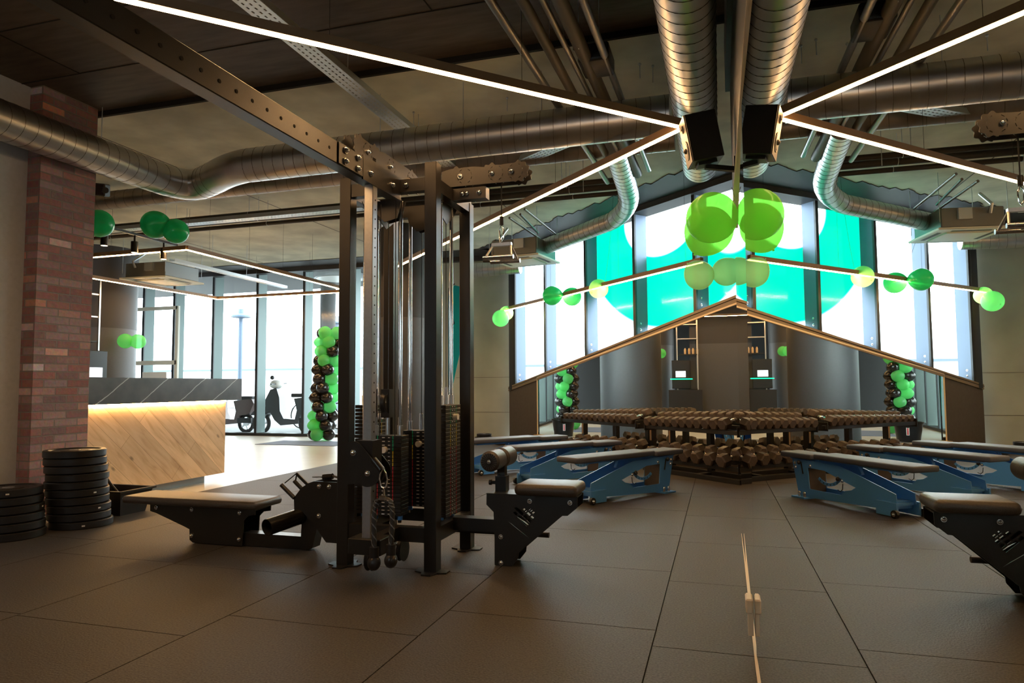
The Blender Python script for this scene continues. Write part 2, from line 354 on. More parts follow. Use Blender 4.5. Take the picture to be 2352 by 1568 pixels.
def dup(root, loc, rot=None, label=None, scale=None, group=None):
    r = root.copy(); COL.objects.link(r); r.location = loc
    if rot is not None: r.rotation_euler = rot
    if scale: r.scale = scale
    if label: r['label'] = label
    if group: r['group'] = group
    for ch in list(root.children):
        c = ch.copy(); COL.objects.link(c); c.parent = r
        for g in list(ch.children):
            d = g.copy(); COL.objects.link(d); d.parent = c
    return r
def bolt(mb, c, d, r=.011, mi=0):
    c = Vector(c); d = Vector(d).normalized(); mb.cyl(c-d*.004, c+d*.004, r*1.35, 12, mi); mb.sph(c+d*.005, r, seg=10, mi=mi); return mb

# ------------------------------------------------------------------ the room
PHI = math.radians(47); D3 = V(-math.sin(PHI), math.cos(PHI), 0); N3 = V(math.cos(PHI), math.sin(PHI), 0); O3 = V(0, 9.0, 0)
def W(s, off=0, z=0): return O3 + D3*s - N3*off + V(0, 0, z)      # a point along the slanted window wall, off metres into the room
CEIL = 3.73; TILT = .0051
def sill(s): return 2.17-.2*s

def clip_room(poly):
    """cut a floor polygon at the slanted wall"""
    out = []; n = len(poly); g = lambda p: (V(p[0], p[1], 0)-O3).dot(N3)-.02
    for i in range(n):
        a, b = poly[i], poly[(i+1) % n]; ga, gb = g(a), g(b)
        if ga <= 0: out.append(a)
        if ga*gb < 0:
            t = ga/(ga-gb); out.append((a[0]+(b[0]-a[0])*t, a[1]+(b[1]-a[1])*t))
    return out
fl = MB(); s1 = -.428; offs = {0: .009, 1: .201, 2: .844, 3: .5585}
for c in range(0, 7):
    x1 = s1+1-c; x0 = x1-1; x1 = min(x1, 0.3); x0 = max(x0, -5.41)
    if x1-x0 < .02: continue
    o_ = offs.get(c, (c*.37+.1) % 1)
    for k in range(-4, 15):
        y0 = k+o_; g = .0028
        p = clip_room([(x0+g, y0+g), (x1-g, y0+g), (x1-g, y0+1-g), (x0+g, y0+1-g)])
        if len(p) > 2: fl.prism([V(a, b, -.008) for a, b in p], (0, 0, .008))
fo = struct('floor', fl, M['rubber'])
b = MB(); b.prism([V(-5.405, -3.2, -.03), V(.4, -3.2, -.03), V(.4, 9.0, -.03), V(-4.2, 13.1, -.03), V(-5.405, 13.1, -.03)], (0, 0, .023)); struct('floor_base', b, M['gap'])
b = MB(); b.bb(-15, -5.405, -3.2, 13.15, -.03, 0); struct('floor_pale', b, M['screed'])
# ceiling: boarded dark part near the camera, raw concrete beyond, a dark strip along the glass
b = MB(); b.prism([V(-15, -3.2, CEIL), V(.2, -3.2, CEIL), V(.2, 5.0, CEIL), V(-15, 5.0, CEIL)], (0, 0, .12)); struct('ceiling_boarded', b, M['ceil_dark'])
b = MB()
for yy in (4.3, 3.6, 2.9, 2.2, 1.5): b.bb(-15, .2, yy-.004, yy+.004, CEIL-.004, CEIL)
for i, xx in enumerate((-5.2, -3.6, -2.0, -.6)): b.bb(xx-.004, xx+.004, 2.9-.7*(i % 2), 4.3-.7*(i % 2), CEIL-.004, CEIL)
b.bb(-15, .2, 4.97, 5.0, CEIL-.05, CEIL); struct('trim_ceiling', b, M['gap'])
b = MB(); w0, w1 = W(-1.0), W(6.2)
b.prism([V(-15, 5.0, CEIL), V(.2, 5.0, CEIL), V(.4, 9.0, CEIL), V(-4.6, 13.4, CEIL), V(-15, 13.4, CEIL)], (0, 0, .12)); struct('ceiling', b, M['ceil'])
b = MB(); n_ = 26
for i in range(n_):                                                 # ragged dark insulation along the slanted glass
    a0 = -.2+5.8*i/n_; a1 = -.2+5.8*(i+1)/n_; d0 = .62+.1*random.random()
    b.prism([W(a0, .0, CEIL-.012), W(a1, 0, CEIL-.012), W(a1, d0, CEIL-.012), W(a0, d0+.05, CEIL-.012)], (0, 0, .01))
b.prism([W(-.5, .06, CEIL-.09), W(5.7, .06, CEIL-.09), W(5.7, -.28, CEIL-.09), W(-.5, -.28, CEIL-.09)], (0, 0, .089))
struct('ceiling_edge_band', b, M['darkpaint'])
b = MB(); b.bb(-15, -4.1, 12.35, 13.1, CEIL-.012, CEIL-.002); b.bb(-15, -4.1, 12.95, 13.15, CEIL-.1, CEIL-.002); struct('ceiling_facade_band', b, M['darkpaint'])
for s_, x_ in enumerate((-3.1, -6.3, -9.4)):                         # joints of the concrete slabs
    b = MB(); b.bb(x_-.006, x_+.006, 5.0, 12.3, CEIL-.003, CEIL+.001); struct('ceiling_joint_%d' % (s_+1), b, M['brownwall'])

# wall with the big mirror (x = 0); beyond its far end the wall steps back
MEND = 5.42
b = MB(); b.bb(.035, .3, -3.2, MEND, 0, CEIL); struct('wall_right', b, M['darkpaint'])
b = MB(); b.bb(.0, .035, -3.2, MEND, 2.285, CEIL); b.bb(-.035, .0, -3.2, MEND, 3.35, CEIL); struct('wall_right_upper', b, M['darkpaint'])
b = MB(); b.bb(.26, .4, MEND, 9.3, 0, CEIL); struct('wall_right_recess', b, M['greypaint'])
def mirror_panel(y0, y1, xa, xb, label):
    b = MB(); g = .0018
    b.prism([V(xa, y0+g, .004), V(xb, y1-g, .004), V(.034, y1-g, .004), V(.034, y0+g, .004)], (0, 0, 2.276))
    return tag(obj('wall_mirror', b, M['mirror']), label, 'mirror', 'mirror panels of the long mirror wall')
mirror_panel(-3.0, 2.9, TILT*3.0, -TILT*2.9, 'large frameless wall mirror, nearest panel with pale strip along its foot')
mirror_panel(2.9, MEND, -TILT*2.9, .006, 'large frameless wall mirror, far panel ending beside the dumbbell rack')
b = MB(); b.bb(-.02, .0, -3.0, MEND, 2.281, 2.285); struct('trim_1', b, M['cream'])
b = MB(); b.prism([V(-.008+TILT, -1, .001), V(-.006-TILT*2.9, 2.9, .001), V(-.004, MEND-.05, .001), V(-.002, MEND-.05, .001), V(-.002, -1, .001)], (0, 0, .005)); struct('trim_2', b, M['cream'])
# small mirror support clip glowing in the LED light
t = thing('mirror_clip', 'small cream plastic clip at the foot of the wall mirror', 'clip', (-.03, 3.1, 0))
b = MB(); b.bb(-.038, -.017, 3.07, 3.13, .06, .15); obj('bracket', b, M['cream'], t)
b = MB(); b.bb(-.046, -.017, 3.06, 3.16, .15, .21, bev=.006); obj('cap', b, M['cream'], t)

# slanted wall with window
b = MB(); S0, S1 = -.5, 5.56
b.prism([W(S0, 0, 0), W(S1, 0, 0), W(S1, 0, sill(S1)), W(S0, 0, sill(S0))], N3*.3); struct('wall_end', b, M['brownwall'])
b = MB(); b.prism([W(S0, .02, sill(S0)-.115), W(S1, .02, sill(S1)-.08), W(S1, .02, sill(S1)+.005), W(S0, .02, sill(S0)+.005)], N3*.06); struct('trim_3', b, M['trimbr'])
b = MB(); b.prism([W(S0, .028, sill(S0)-.04), W(S1, .028, sill(S1)-.03), W(S1, .028, sill(S1)-.024), W(S0, .028, sill(S0)-.034)], N3*.01); struct('trim_4', b, M['gap'])
b = MB(); mt = lambda s: 2.055-.185*s
b.prism([W(-.4, .012, .2), W(4.51, .012, .2), W(4.51, .012, mt(4.51)), W(-.4, .012, mt(-.4))], N3*.011)
tag(obj('wall_mirror', b, M['mirror']), 'sloping-topped mirror under the slanted window, behind the dumbbell racks', 'mirror')
b = MB(); b.prism([W(-.4, .022, mt(-.4)), W(4.52, .022, mt(4.52)), W(4.52, .022, mt(4.52)+.018), W(-.4, .022, mt(-.4)+.022)], N3*.02)
b.prism([W(4.51, .02, .2), W(4.525, .02, .2), W(4.525, .02, mt(4.51)), W(4.51, .02, mt(4.51))], N3*.02); struct('trim_5', b, M['cream'])
b = MB(); b.prism([W(-.4, .07, 0), W(4.55, .07, 0), W(4.55, .07, .185), W(-.4, .07, .185)], N3*.07); b.prism([W(-.4, .085, .185), W(4.55, .085, .185), W(4.55, .085, .2), W(-.4, .085, .2)], N3*.085, mi=1)
struct('baseboard_end', b, [M['brownwall'], M['ledge']])
wf = MB()
wf.prism([W(S0, -.2, sill(S0)), W(S1, -.2, sill(S1)), W(S1, -.2, sill(S1)+.05), W(S0, -.2, sill(S0)+.05)], N3*.08)
wf.bar(W(S1-.02, -.1, 1.0), W(S1-.02, -.1, CEIL), .34, .10)
win = struct('window_1', wf, M['frame']); fins = MB(); bolts = MB()
for s_ in (-.65, .58, 1.81, 3.04, 4.27, 5.35):
    zb = sill(s_); a = W(s_, 0, 0)
    fins.prism([W(s_-.02, -.03, zb), W(s_+.02, -.03, zb), W(s_+.02, -.03, CEIL), W(s_-.02, -.03, CEIL)], N3*.21, mi=0)
    fins.prism([W(s_-.028, .0, zb), W(s_+.028, .0, zb), W(s_+.028, .0, CEIL), W(s_-.028, .0, CEIL)], N3*.03, mi=1)
    for dz in (.10, .19): bolt(bolts, W(s_-.021, -.1, zb+dz), -D3, .012)
obj('window_frame', fins, [M['fin'], M['frame']], win); obj('bolt', bolts, M['chrome'], win)
b = MB(); b.prism([W(S0, -.262, sill(S0)+.02), W(S1, -.262, sill(S1)+.02), W(S1, -.262, CEIL), W(S0, -.262, CEIL)], N3*.008); obj('window_pane', b, M['glass'], win)
# green round film: its own object with local X along the wall
b = MB(); 
b.prism([V(-.3, 0, sill(-.3)+.05), V(3.7, 0, sill(3.7)+.05), V(3.7, 0, CEIL-.02), V(-.3, 0, CEIL-.02)], (0, .0015, 0))
o = obj('window_film', b, M['decal']); tag(o, 'huge round green film sign stuck on the slanted window', 'window film')
o.matrix_world = Matrix(((D3.x, -N3.x, 0, W(0, -.285).x), (D3.y, -N3.y, 0, W(0, -.285).y), (0, 0, 1, 0), (0, 0, 0, 1)))

# street facade (y = 13.1)
FY = 13.1
b = MB(); b.bb(-15, -6.45, FY-.02, FY+.2, 0, .06); b.bb(-15, -6.45, FY, FY+.1, CEIL-.06, CEIL)
win2 = struct('window_2', b, M['frame']); fins = MB()
for x_ in (-13.35, -12.45, -11.33, -10.13, -8.91, -7.7, -6.5):
    fins.bb(x_-.03, x_+.03, FY, FY+.03, .06, CEIL, mi=1); fins.bb(x_-.02, x_+.02, FY+.03, FY+.32, .06, CEIL, mi=0)
obj('window_frame', fins, [M['fing'], M['frame']], win2)
b = MB(); b.bb(-15, -6.45, FY+.325, FY+.333, .05, CEIL); obj('window_pane', b, M['glass'], win2)
dr = MB()
for x_ in (-14.0, -12.3): dr.bb(x_-.04, x_+.04, FY-.06, FY-.005, .0, 3.0)
dr.bb(-14.0, -12.3, FY-.06, FY-.005, 1.62, 1.72); dr.bb(-14.0, -12.3, FY-.06, FY-.005, 2.92, 3.0); d_ = struct('door_1', dr, M['ac'])
b = MB(); b.bb(-13.3, -12.6, FY-.03, FY-.015, .8, 1.45); obj('door_panel', b, M['paper'], d_)
b = MB(); b.bb(-6.46, -3.9, FY, FY+.2, 0, CEIL); struct('wall_back', b, M['concw'])
for i, zz in enumerate((.55, 1.25)):
    b = MB(); b.bb(-5.3, -4.0, FY-.004, FY+.01, zz, zz+.006); struct('wall_back_joint_%d' % (i+1), b, M['brownwall'])
b = MB(); b.bb(-6.44, -5.85, FY-.04, FY-.005, 0, 2.9); struct('wall_back_panel', b, M['tan'])
# left side: plaster wall, brick pillar, bar wall
b = MB(); b.bb(-6.1, -5.85, -3.2, 4.5, 0, CEIL); struct('wall_left', b, M['plaster'])
b = MB(); b.bb(-6.15, -5.7, 4.38, 4.925, 0, CEIL); o = struct('pillar', b, M['brick'])
b = MB(); b.bb(-11.2, -11.0, -3.2, 9.15, 0, 2.22, mi=0); b.bb(-11.2, -11.0, -3.2, 9.15, 2.22, CEIL, mi=1); struct('wall_bar', b, [M['greypaint'], M['darkpaint']])
b = MB(); b.bb(-15.2, -15, 4, 13.3, 0, CEIL); struct('wall_far_left', b, M['darkpaint'])
b = MB(); b.bb(-15.2, -3.1, -3.4, -3.2, 0, CEIL); b.bb(-2.1, .2, -3.4, -3.2, 0, CEIL); b.bb(-3.1, -2.1, -3.4, -3.2, 0, 1.4); b.bb(-3.1, -2.1, -3.4, -3.2, 2.4, CEIL); struct('wall_front', b, M['greypaint'])
b = MB(); b.bb(-3.1, -2.1, -3.33, -3.27, 1.4, 1.45); b.bb(-3.1, -2.1, -3.33, -3.27, 2.35, 2.4); win3 = struct('window_3', b, M['frame'])
b = MB()
for x_ in (-3.08, -2.12): b.bb(x_-.025, x_+.025, -3.34, -3.26, 1.4, 2.4)
obj('window_frame', b, M['frame'], win3); b = MB(); b.bb(-3.1, -2.1, -3.305, -3.297, 1.4, 2.4); obj('window_pane', b, M['glass'], win3)
def round_column(x, y, r, lab):
    b = MB(); b.lathe([(r, 0), (r, 2.2)], 64, (x, y, 0), 0); b.lathe([(r+.004, 2.2), (r+.004, CEIL)], 64, (x, y, 0), 1)
    return struct('column', b, [M['greypaint'], M['darkpaint']])
round_column(-5.28, 10.5, .62, ''); round_column(-11.45, 10.2, .62, '')

# ------------------------------------------------------------------ reception counter
t = thing('reception_counter', 'reception counter with diagonal oak front beyond the brick pillar', 'counter', (-6.0, 5.9, 0))
b = MB(); b.bb(-6.3, -5.75, 4.93, 6.82, .09, .94); obj('front_panel', b, M['oak'], t)
b = MB(); b.bb(-6.35, -5.71, 4.93, 7.05, .94, 1.195); obj('worktop', b, M['slate'], t, 'dark slate worktop with pale veins')
b = MB(); b.bb(-6.25, -5.86, 4.93, 6.62, 0, .09); obj('plinth', b, M['acbox'], t)
b = MB(); b.bb(-5.745, -5.725, 4.95, 6.8, .925, .939); obj('light_strip', b, M['underglow'], t)

# ------------------------------------------------------------------ bar shelf with coffee machine behind the counter
t = thing('bar_shelf', 'tall open shelf behind the reception counter beside the round column', 'shelf', (-10.75, 9.3, 0))
b = MB()
for yy in (8.95, 9.5): 
    for xx in (-10.97, -10.7): b.bb(xx-.015, xx+.015, yy-.015, yy+.015, 0, 3.0)
obj('upright', b, M['steel'], t)
for zz in (.95, 1.91, 2.35, 2.75):
    b = MB(); b.bb(-10.97, -10.7, 8.95, 9.5, zz-.012, zz+.012); obj('shelf_board', b, M['black'] if zz < 2 else M['steel'], t)
b = MB(); b.bb(-10.97, -10.6, 8.85, 9.75, 0, .93); tag(obj('bar_cabinet', b, M['black']), 'dark low cabinet carrying the coffee machine', 'cabinet')
t = thing('coffee_machine', 'black coffee machine with lit screen behind the counter', 'coffee machine', (-10.7, 9.3, .97))
b = MB(); b.bb(-10.95, -10.65, 9.15, 9.66, .965, 1.75, bev=.01); obj('body', b, M['blackplas'], t)
b = MB(); b.bb(-10.649, -10.64, 9.28, 9.55, 1.28, 1.45); obj('screen', b, M['screen'], t)
b = MB(); b.bb(-10.66, -10.63, 9.1, 9.7, 1.22, 1.24); obj('light_line', b, M['greenled'], t)
for i in range(4):
    b = MB(); b.lathe([(.03, 1.92), (.032, 2.05), (.02, 2.07), (.02, 2.09), (0, 2.09)], 14, (-10.8, 8.95+.11*i, 0)); tag(obj('storage_jar', b, M['tan']), 'amber jar on the bar shelf above the coffee machine', 'jar', 'amber jars on the bar shelf')

# ------------------------------------------------------------------ cable machine
tw = thing('cable_machine', 'black four-station cable machine with weight stacks and overhead beam', 'gym machine', (-2.08, 4.12, 0))
def part(name, b, m, lab=None, par=None): return obj(name, b, m, par or tw, lab)
for (x, y, h) in ((-2.37, 3.82, 2.42), (-1.785, 3.82, 2.465), (-1.79, 4.415, 2.36), (-2.37, 4.415, 2.36)):
    b = MB(); b.bb(x-.039, x+.039, y-.039, y+.039, .008, h, bev=.0025); part('post', b, M['black'])
    b = MB(); e = .10
    b.prism([V(x-e, y-.03, 0), V(x-.05, y-.05, 0), V(x-.03, y-e, 0), V(x+.03, y-e, 0), V(x+.05, y-.05, 0), V(x+e, y-.03, 0), V(x+e, y+.03, 0), V(x+.05, y+.05, 0), V(x+.03, y+e, 0), V(x-.03, y+e, 0), V(x-.05, y+.05, 0), V(x-e, y+.03, 0)], (0, 0, .009)); part('base_plate', b, M['black'])
for (a, c) in (((-2.37, 3.82), (-1.785, 3.82)), ((-2.37, 4.415), (-1.79, 4.415)), ((-2.37, 3.82), (-2.37, 4.415)), ((-1.785, 3.82), (-1.785, 4.415))):
    b = MB(); b.bar(V(*a, 2.335), V(*c, 2.335), .06, .08); part('top_crossbar', b, M['black'])
    b = MB(); b.bar(V(*a, .215), V(*c, .215), .06, .085); part('lower_crossbar', b, M['black'])
# dark pulley plates under the top crossbars
for (x, y, ax) in ((-2.16, 3.98, 'x'), (-2.08, 4.3, 'x'), (-1.86, 4.12, 'y'), (-2.3, 4.12, 'y')):
    b = MB()
    for k in (-.03, .03):
        if ax == 'x': b.prism([V(x-.10, y+k, 2.3), V(x+.10, y+k, 2.3), V(x+.07, y+k, 2.18), V(x-.02, y+k, 2.16), V(x-.08, y+k, 2.22)], (0, .006, 0))
        else: b.prism([V(x+k, y-.2, 2.3), V(x+k, y+.2, 2.3), V(x+k, y+.12, 2.22), V(x+k, y+.02, 2.16), V(x+k, y-.12, 2.22)], (.006, 0, 0))
    part('pulley_plate', b, M['black'])
def cog(cx, cz, r, n=9, a0=0, a1=360, dep=.006):
    out = []; st = 8
    for i in range(int(n*st*(a1-a0)/360)+1):
        a = math.radians(a0+i*360/(n*st)); rr = r+dep*math.cos(i*2*math.pi/st); out.append((cx+rr*math.cos(a), cz+rr*math.sin(a)))
    return out
def cogplate(origin, ax, L, z0, z1, rings):
    """long plate with toothed round ends: along ax from origin"""
    zc = (z0+z1)/2; r = (z1-z0)/2; ay = V(0, 0, 1)
    out = [(0, z0), (L-r*.9, z0)] + cog(L-r*.5, zc, r*1.05, 9, -110, 110) + [(L-r*2.0, z1-.01)] + cog(L-.21, zc, r*1.05, 9, 45, 135) + [(L-.33, z1-.005), (.14, z1-.005)] + cog(.10, zc, r*1.05, 9, 50, 130) + [(0, z1-.02)]
    holes = []
    for c in rings:
        for k in range(10):
            a = math.radians(36*k+18); cs, sn = math.cos(a), math.sin(a); px_, pz_ = c+.048*cs, zc+.048*sn
            if abs(sn) > .95 or pz_ > z1-.012 or pz_ < z0+.012: continue
            tx, tz = -sn, cs; holes.append([(px_-tx*.009-cs*.002, pz_-tz*.009-sn*.002), (px_+tx*.009-cs*.002, pz_+tz*.009-sn*.002), (px_+tx*.009+cs*.002, pz_+tz*.009+sn*.002), (px_-tx*.009+cs*.002, pz_-tz*.009+sn*.002)])
    return out, holes, (Vector(origin), Vector(ax), ay), zc
# lat pull-down arm to the right
for yy in (4.07, 4.15):
    o_, h_, f_, zc = cogplate((-1.83, yy, 0), (1, 0, 0), .55, 2.385, 2.51, (.16, .37, .50)); b = MB(); b.plate(o_, h_, f_, .006); part('toothed_arm_plate', b, M['black'])
b = MB()
for c in (.13, .345, .475): bolt(b, (-1.83+c, 4.063, 2.448), (0, -1, 0), .012)
part('arm_bolt', b, M['chrome'], 'chrome bolts')
for c in (.13, .345, .475):
    b = MB(); b.lathe([(.0, -.012), (.05, -.012), (.044, 0), (.05, .012), (0, .012)], 24, (-1.83+c, 4.11, 2.448), axis='y'); part('pulley_wheel', b, M['blackplas'])
# second toothed plate over the beam, running in depth
for xx in (-2.13, -2.06):
    o_, h_, f_, zc = cogplate((xx, 4.2, 0), (0, -1, 0), .82, 2.395, 2.53, (.12, .40, .70)); h_.append([(.60, 2.40), (.64, 2.40), (.64, 2.45), (.60, 2.45)])
    b = MB(); b.plate(o_, h_, f_, .006); part('toothed_arm_plate', b, M['black'])
b = MB()
for c in (3.5, 3.78, 4.06): bolt(b, (-2.054, c, 2.46), (1, 0, 0), .012)
part('arm_bolt', b, M['chrome'], 'chrome bolts')
b = MB(); b.bar((-1.85, 4.11, 2.335), (-1.53, 4.11, 2.335), .07, .075); part('arm_stub', b, M['black'])
b = MB()
for c in (-1.69, -1.66, -1.575): bolt(b, (c, 4.072, 2.335), (0, -1, 0), .012)
part('arm_bolt', b, M['chrome'], 'chrome bolts')
# overhead beam coming towards the camera
b = MB(); b.bb(-2.08, -2.0, -2.6, 3.78, 2.255, 2.375, bev=.004)
part('overhead_beam', b, M['black'])
b = MB()
for k in range(42): b.cyl((-2.001, 3.0-.1*k*1.0, 2.315), (-1.9985, 3.0-.1*k, 2.315), .0085, 10)
part('beam_hole', b, M['gap'])
b = MB(); b.bb(-2.0, -1.992, 3.08, 3.33, 2.26, 2.372); b.bb(-2.0, -1.990, 3.33, 3.8, 2.245, 2.385); part('splice_plate', b, M['black'])
for (yy, zz) in ((3.14, 2.345), (3.14, 2.285), (3.27, 2.345), (3.27, 2.285), (3.41, 2.30), (3.68, 2.31)):
    b = MB(); bolt(b, (-1.989, yy, zz), (1, 0, 0), .015); part('splice_bolt', b, M['chrome'], 'large chrome bolt')
b = MB(); bolt(b, (-1.95, 3.785, 2.335), (0, -1, 0), .014); part('splice_bolt', b, M['chrome'], 'large chrome bolt')
# pulley rail with travelling carriage in front
b = MB(); b.bb(-2.05, -1.995, 3.45, 3.505, .26, 2.255, bev=.003)
for k in range(34): b.cyl((-1.996, 3.478, .35+.055*k), (-1.9935, 3.478, .35+.055*k), .005, 8, mi=1)
part('pulley_rail', b, [M['steel'], M['gap']], 'bright steel upright rail')
b = MB(); b.bb(-2.12, -1.92, 3.42, 3.56, .175, .262, bev=.004); b.bb(-2.05, -1.99, 3.52, 3.8, .18, .255); part('rail_foot', b, M['black'])
b = MB(); out = cog(-2.075, .735, .062, 9, 40, 230, 0)+[(-2.14, .64), (-2.15, .60), (-2.15, .555)]+cog(-1.99, .625, .075, 9, 230, 400, 0)
for yy in (3.40, 3.53): b.plate(out, [], ((0, yy, 0), (1, 0, 0), (0, 0, 1)), .006)
b.bb(-2.07, -1.97, 3.42, 3.53, .565, .80); car = part('pulley_carriage', b, M['black'])
b = MB(); b.lathe([(0, -.013), (.055, -.013), (.047, 0), (.055, .013), (0, .013)], 28, (-2.045, 3.43, .735), axis='y'); b.lathe([(0, -.013), (.055, -.013), (.047, 0), (.055, .013), (0, .013)], 28, (-1.955, 3.43, .625), axis='y'); part('pulley_wheel', b, M['blackplas'], par=car)
b = MB(); bolt(b, (-2.075, 3.395, .735), (0, -1, 0), .013); bolt(b, (-1.985, 3.395, .625), (0, -1, 0), .013); part('carriage_bolt', b, M['chrome'], par=car)
# weight stacks
def stack(cx, cy, sx, sy, z0, z1, ztop, face, plate0=[None]):
    n = max(8, round((z1-z0)/.024)); h = (z1-z0)/n
    for k in range(n):
        b = MB(); z = z0+h*k; b.bb(cx-sx/2, cx+sx/2, cy-sy/2, cy+sy/2, z, z+h-.003)
        col = 2 if k < n*.6 else (3 if k < n*.8 else 4)
        if face == 'y':
            yf = cy-sy/2-.0006; b.bb(cx-.012, cx+.008, yf, yf+.001, z+.007, z+h-.012, mi=1); b.bb(cx+.03, cx+.044, yf, yf+.001, z+.008, z+h-.012, mi=1)
            b.bb(cx-.045, cx-.04, yf, yf+.001, z, z+h-.003, mi=col); b.bb(cx+.062, cx+.067, yf, yf+.001, z, z+h-.003, mi=col)
            b.bb(cx+sx/2, cx+sx/2+.0008, cy-sy/2+.01, cy+sy/2, z+h-.006, z+h-.0035, mi=5)  # groove highlight painted on the plate side as a thin steel sliver
        else:
            xf = cx+sx/2+.0006; b.bb(xf-.001, xf, cy-.02, cy-.006, z+.008, z+h-.012, mi=1); b.bb(xf-.001, xf, cy+.02, cy+.03, z+.008, z+h-.012, mi=1)
            b.bb(xf-.001, xf, cy-.05, cy-.045, z, z+h-.003, mi=col); b.bb(xf-.001, xf, cy+.05, cy+.055, z, z+h-.003, mi=col)
            b.bb(xf-.001, xf, cy-sy/2, cy+sy/2, z+h-.006, z+h-.0035, mi=5)  # same painted highlight line along the groove, put in as bright steel
        part('weight_plate', b, [M['blackrub'], M['white'], M['red'], M['yellow'], M['greenp'], M['steel']])
    for q in (-1, 1):
        x, y = (cx+q*sx*.36, cy) if sx > sy else (cx, cy+q*sy*.36)
        b = MB(); b.cyl((x, y, .24), (x, y, ztop), .0125, 16); part('guide_rod', b, M['chrome'], 'chrome guide rod')
        b = MB(); b.cyl((x, y, z1), (x, y, z1+.06), .019, 16); part('rod_collar', b, M['steel'])
        b = MB(); b.cyl((x, y, .258), (x, y, z0), .02, 12); part('rubber_buffer', b, M['blue'])
    b = MB(); b.cyl((cx, cy, z1), (cx, cy, z1+.11), .014, 12); part('selector_stem', b, M['steel'])
    b = MB(); b.cyl((cx, cy, z1+.1), (cx, cy, 2.2), .003, 8); part('cable', b, M['blackplas'])
    b = MB()
    if face == 'y': b.cyl((cx+.01, cy-sy/2-.03, z1-.09), (cx+.01, cy-sy/2, z1-.09), .02, 16)
    elif face == 'x': b.cyl((cx+sx/2, cy+.01, z1-.08), (cx+sx/2+.03, cy+.01, z1-.08), .02, 16)
    part('selector_pin', b, M['white'], 'pale round selector knob')
stack(-2.17, 3.99, .24, .11, .29, .79, 2.3, 'y')
stack(-1.83, 4.14, .10, .25, .28, .98, 2.3, 'x')
stack(-2.37, 4.14, .10, .25, .28, .98, 2.3, 'x')
stack(-2.09, 4.33, .24, .10, .29, .80, 2.3, 'y')
b = MB(); b.lathe([(0, -.02), (.075, -.02), (.065, 0), (.075, .02), (0, .02)], 28, (-2.17, 3.99, .99), axis='x'); part('pulley_wheel', b, M['blackplas'])
b = MB(); b.bb(-2.2, -2.14, 3.95, 4.03, .9, 1.08); part('pulley_yoke', b, M['black'])
for (x, y) in ((-2.02, 3.79), (-2.16, 3.86)):
    b = MB(); b.cyl((x, y, .74), (x, y, 2.25), .003, 8); part('cable', b, M['blackplas'])
# lat seat on the right
fr = ((0, 4.06, 0), (1, 0, 0), (0, 0, 1))
LB = [(-1.526, .436), (-1.527, .366), (-1.481, .323), (-1.475, .167), (-1.475, .003), (-1.365, .003), (-1.326, .052), (-1.322, .083), (-1.132, .248), (-1.048, .320), (-1.015, .322), (-.957, .371), (-.955, .434)]
def slots(ox, oz, k=1.0):
    cells = [(0, 0, .028), (.036, 0, .082), (-.014, .027, .062), (.056, .027, .026), (.090, .027, .024), (.024, .054, .026), (.057, .054, .025), (.089, .054, .02), (.052, .081, .018), (.077, .081, .018)]
    out = []
    for a, b_, l in cells:
        q = [(a, b_), (a+l, b_), (a+l, b_+.019), (a+.004, b_+.019)]
        out.append([(ox+.74*(u+v)*k, oz+.66*(v-u)*k) for u, v in q])
    out.append([(ox-.03, oz-.055), (ox+.03, oz-.098), (ox+.105, oz-.150), (ox+.03, oz-.088)])
    return out
seat = None
b = MB(); b.plate(LB, slots(-1.357, .325), fr, .008); b.plate(LB, slots(-1.357, .325), ((0, 4.24, 0), (1, 0, 0), (0, 0, 1)), .008)
b.bb(-1.52, -.96, 4.06, 4.24, .425, .436); b.bb(-1.47, -1.42, 4.06, 4.24, .0, .06); part('seat_bracket', b, M['black'], 'black bracket plate with cut-out emblem')
b = MB()
for (x, z) in ((-1.248, .399), (-.999, .40), (-1.433, .177), (-1.432, .02)): bolt(b, (x, 4.053, z), (0, -1, 0), .011)
part('bracket_bolt', b, M['chrome'], 'chrome bolts')
b = MB(); b.bb(-1.335, -.945, 3.995, 4.30, .436, .505, bev=.03); part('seat_pad', b, M['leather'])
b = MB(); b.bb(-1.49, -1.44, 4.16, 4.21, .43, .62); b.bb(-1.50, -1.43, 4.15, 4.22, .43, .53); part('knee_pad_post', b, M['black'])
b = MB(); b.cyl((-1.535, 4.185, .485), (-1.50, 4.185, .485), .012, 12); b.cyl((-1.55, 4.185, .485), (-1.535, 4.185, .485), .018, 12); part('pull_pin', b, M['black'])
for (y0, y1) in ((4.0, 4.19), (4.22, 4.42)):
    b = MB(); b.lathe([(0, y0), (.05, y0+.002), (.063, y0+.02), (.063, y1-.02), (.05, y1-.002), (0, y1)], 36, (-1.49, 0, .635), axis='y'); part('knee_roller', b, M['leather'], 'padded knee roller')
    for k in range(18):
        pass
b = MB(); bolt(b, (-1.49, 3.998, .635), (0, -1, 0), .01); part('roller_bolt', b, M['chrome'])
b = MB()
for k in range(20):
    a = 2*math.pi*k/20; b.bar(V(-1.49+.014*math.cos(a), 3.9995, .635+.014*math.sin(a)), V(-1.49+.052*math.cos(a+.12), 3.9995, .635+.052*math.sin(a+.12)), .0025, .003)
part('roller_pleats', b, M['gap'])
b = MB(); b.bb(-1.76, -1.475, 4.08, 4.17, .195, .272); part('seat_beam', b, M['black'])
b = MB(); b.cyl((-1.85, 4.34, .14), (-1.2, 4.34, .14), .018, 14); part('floor_tube', b, M['black'])
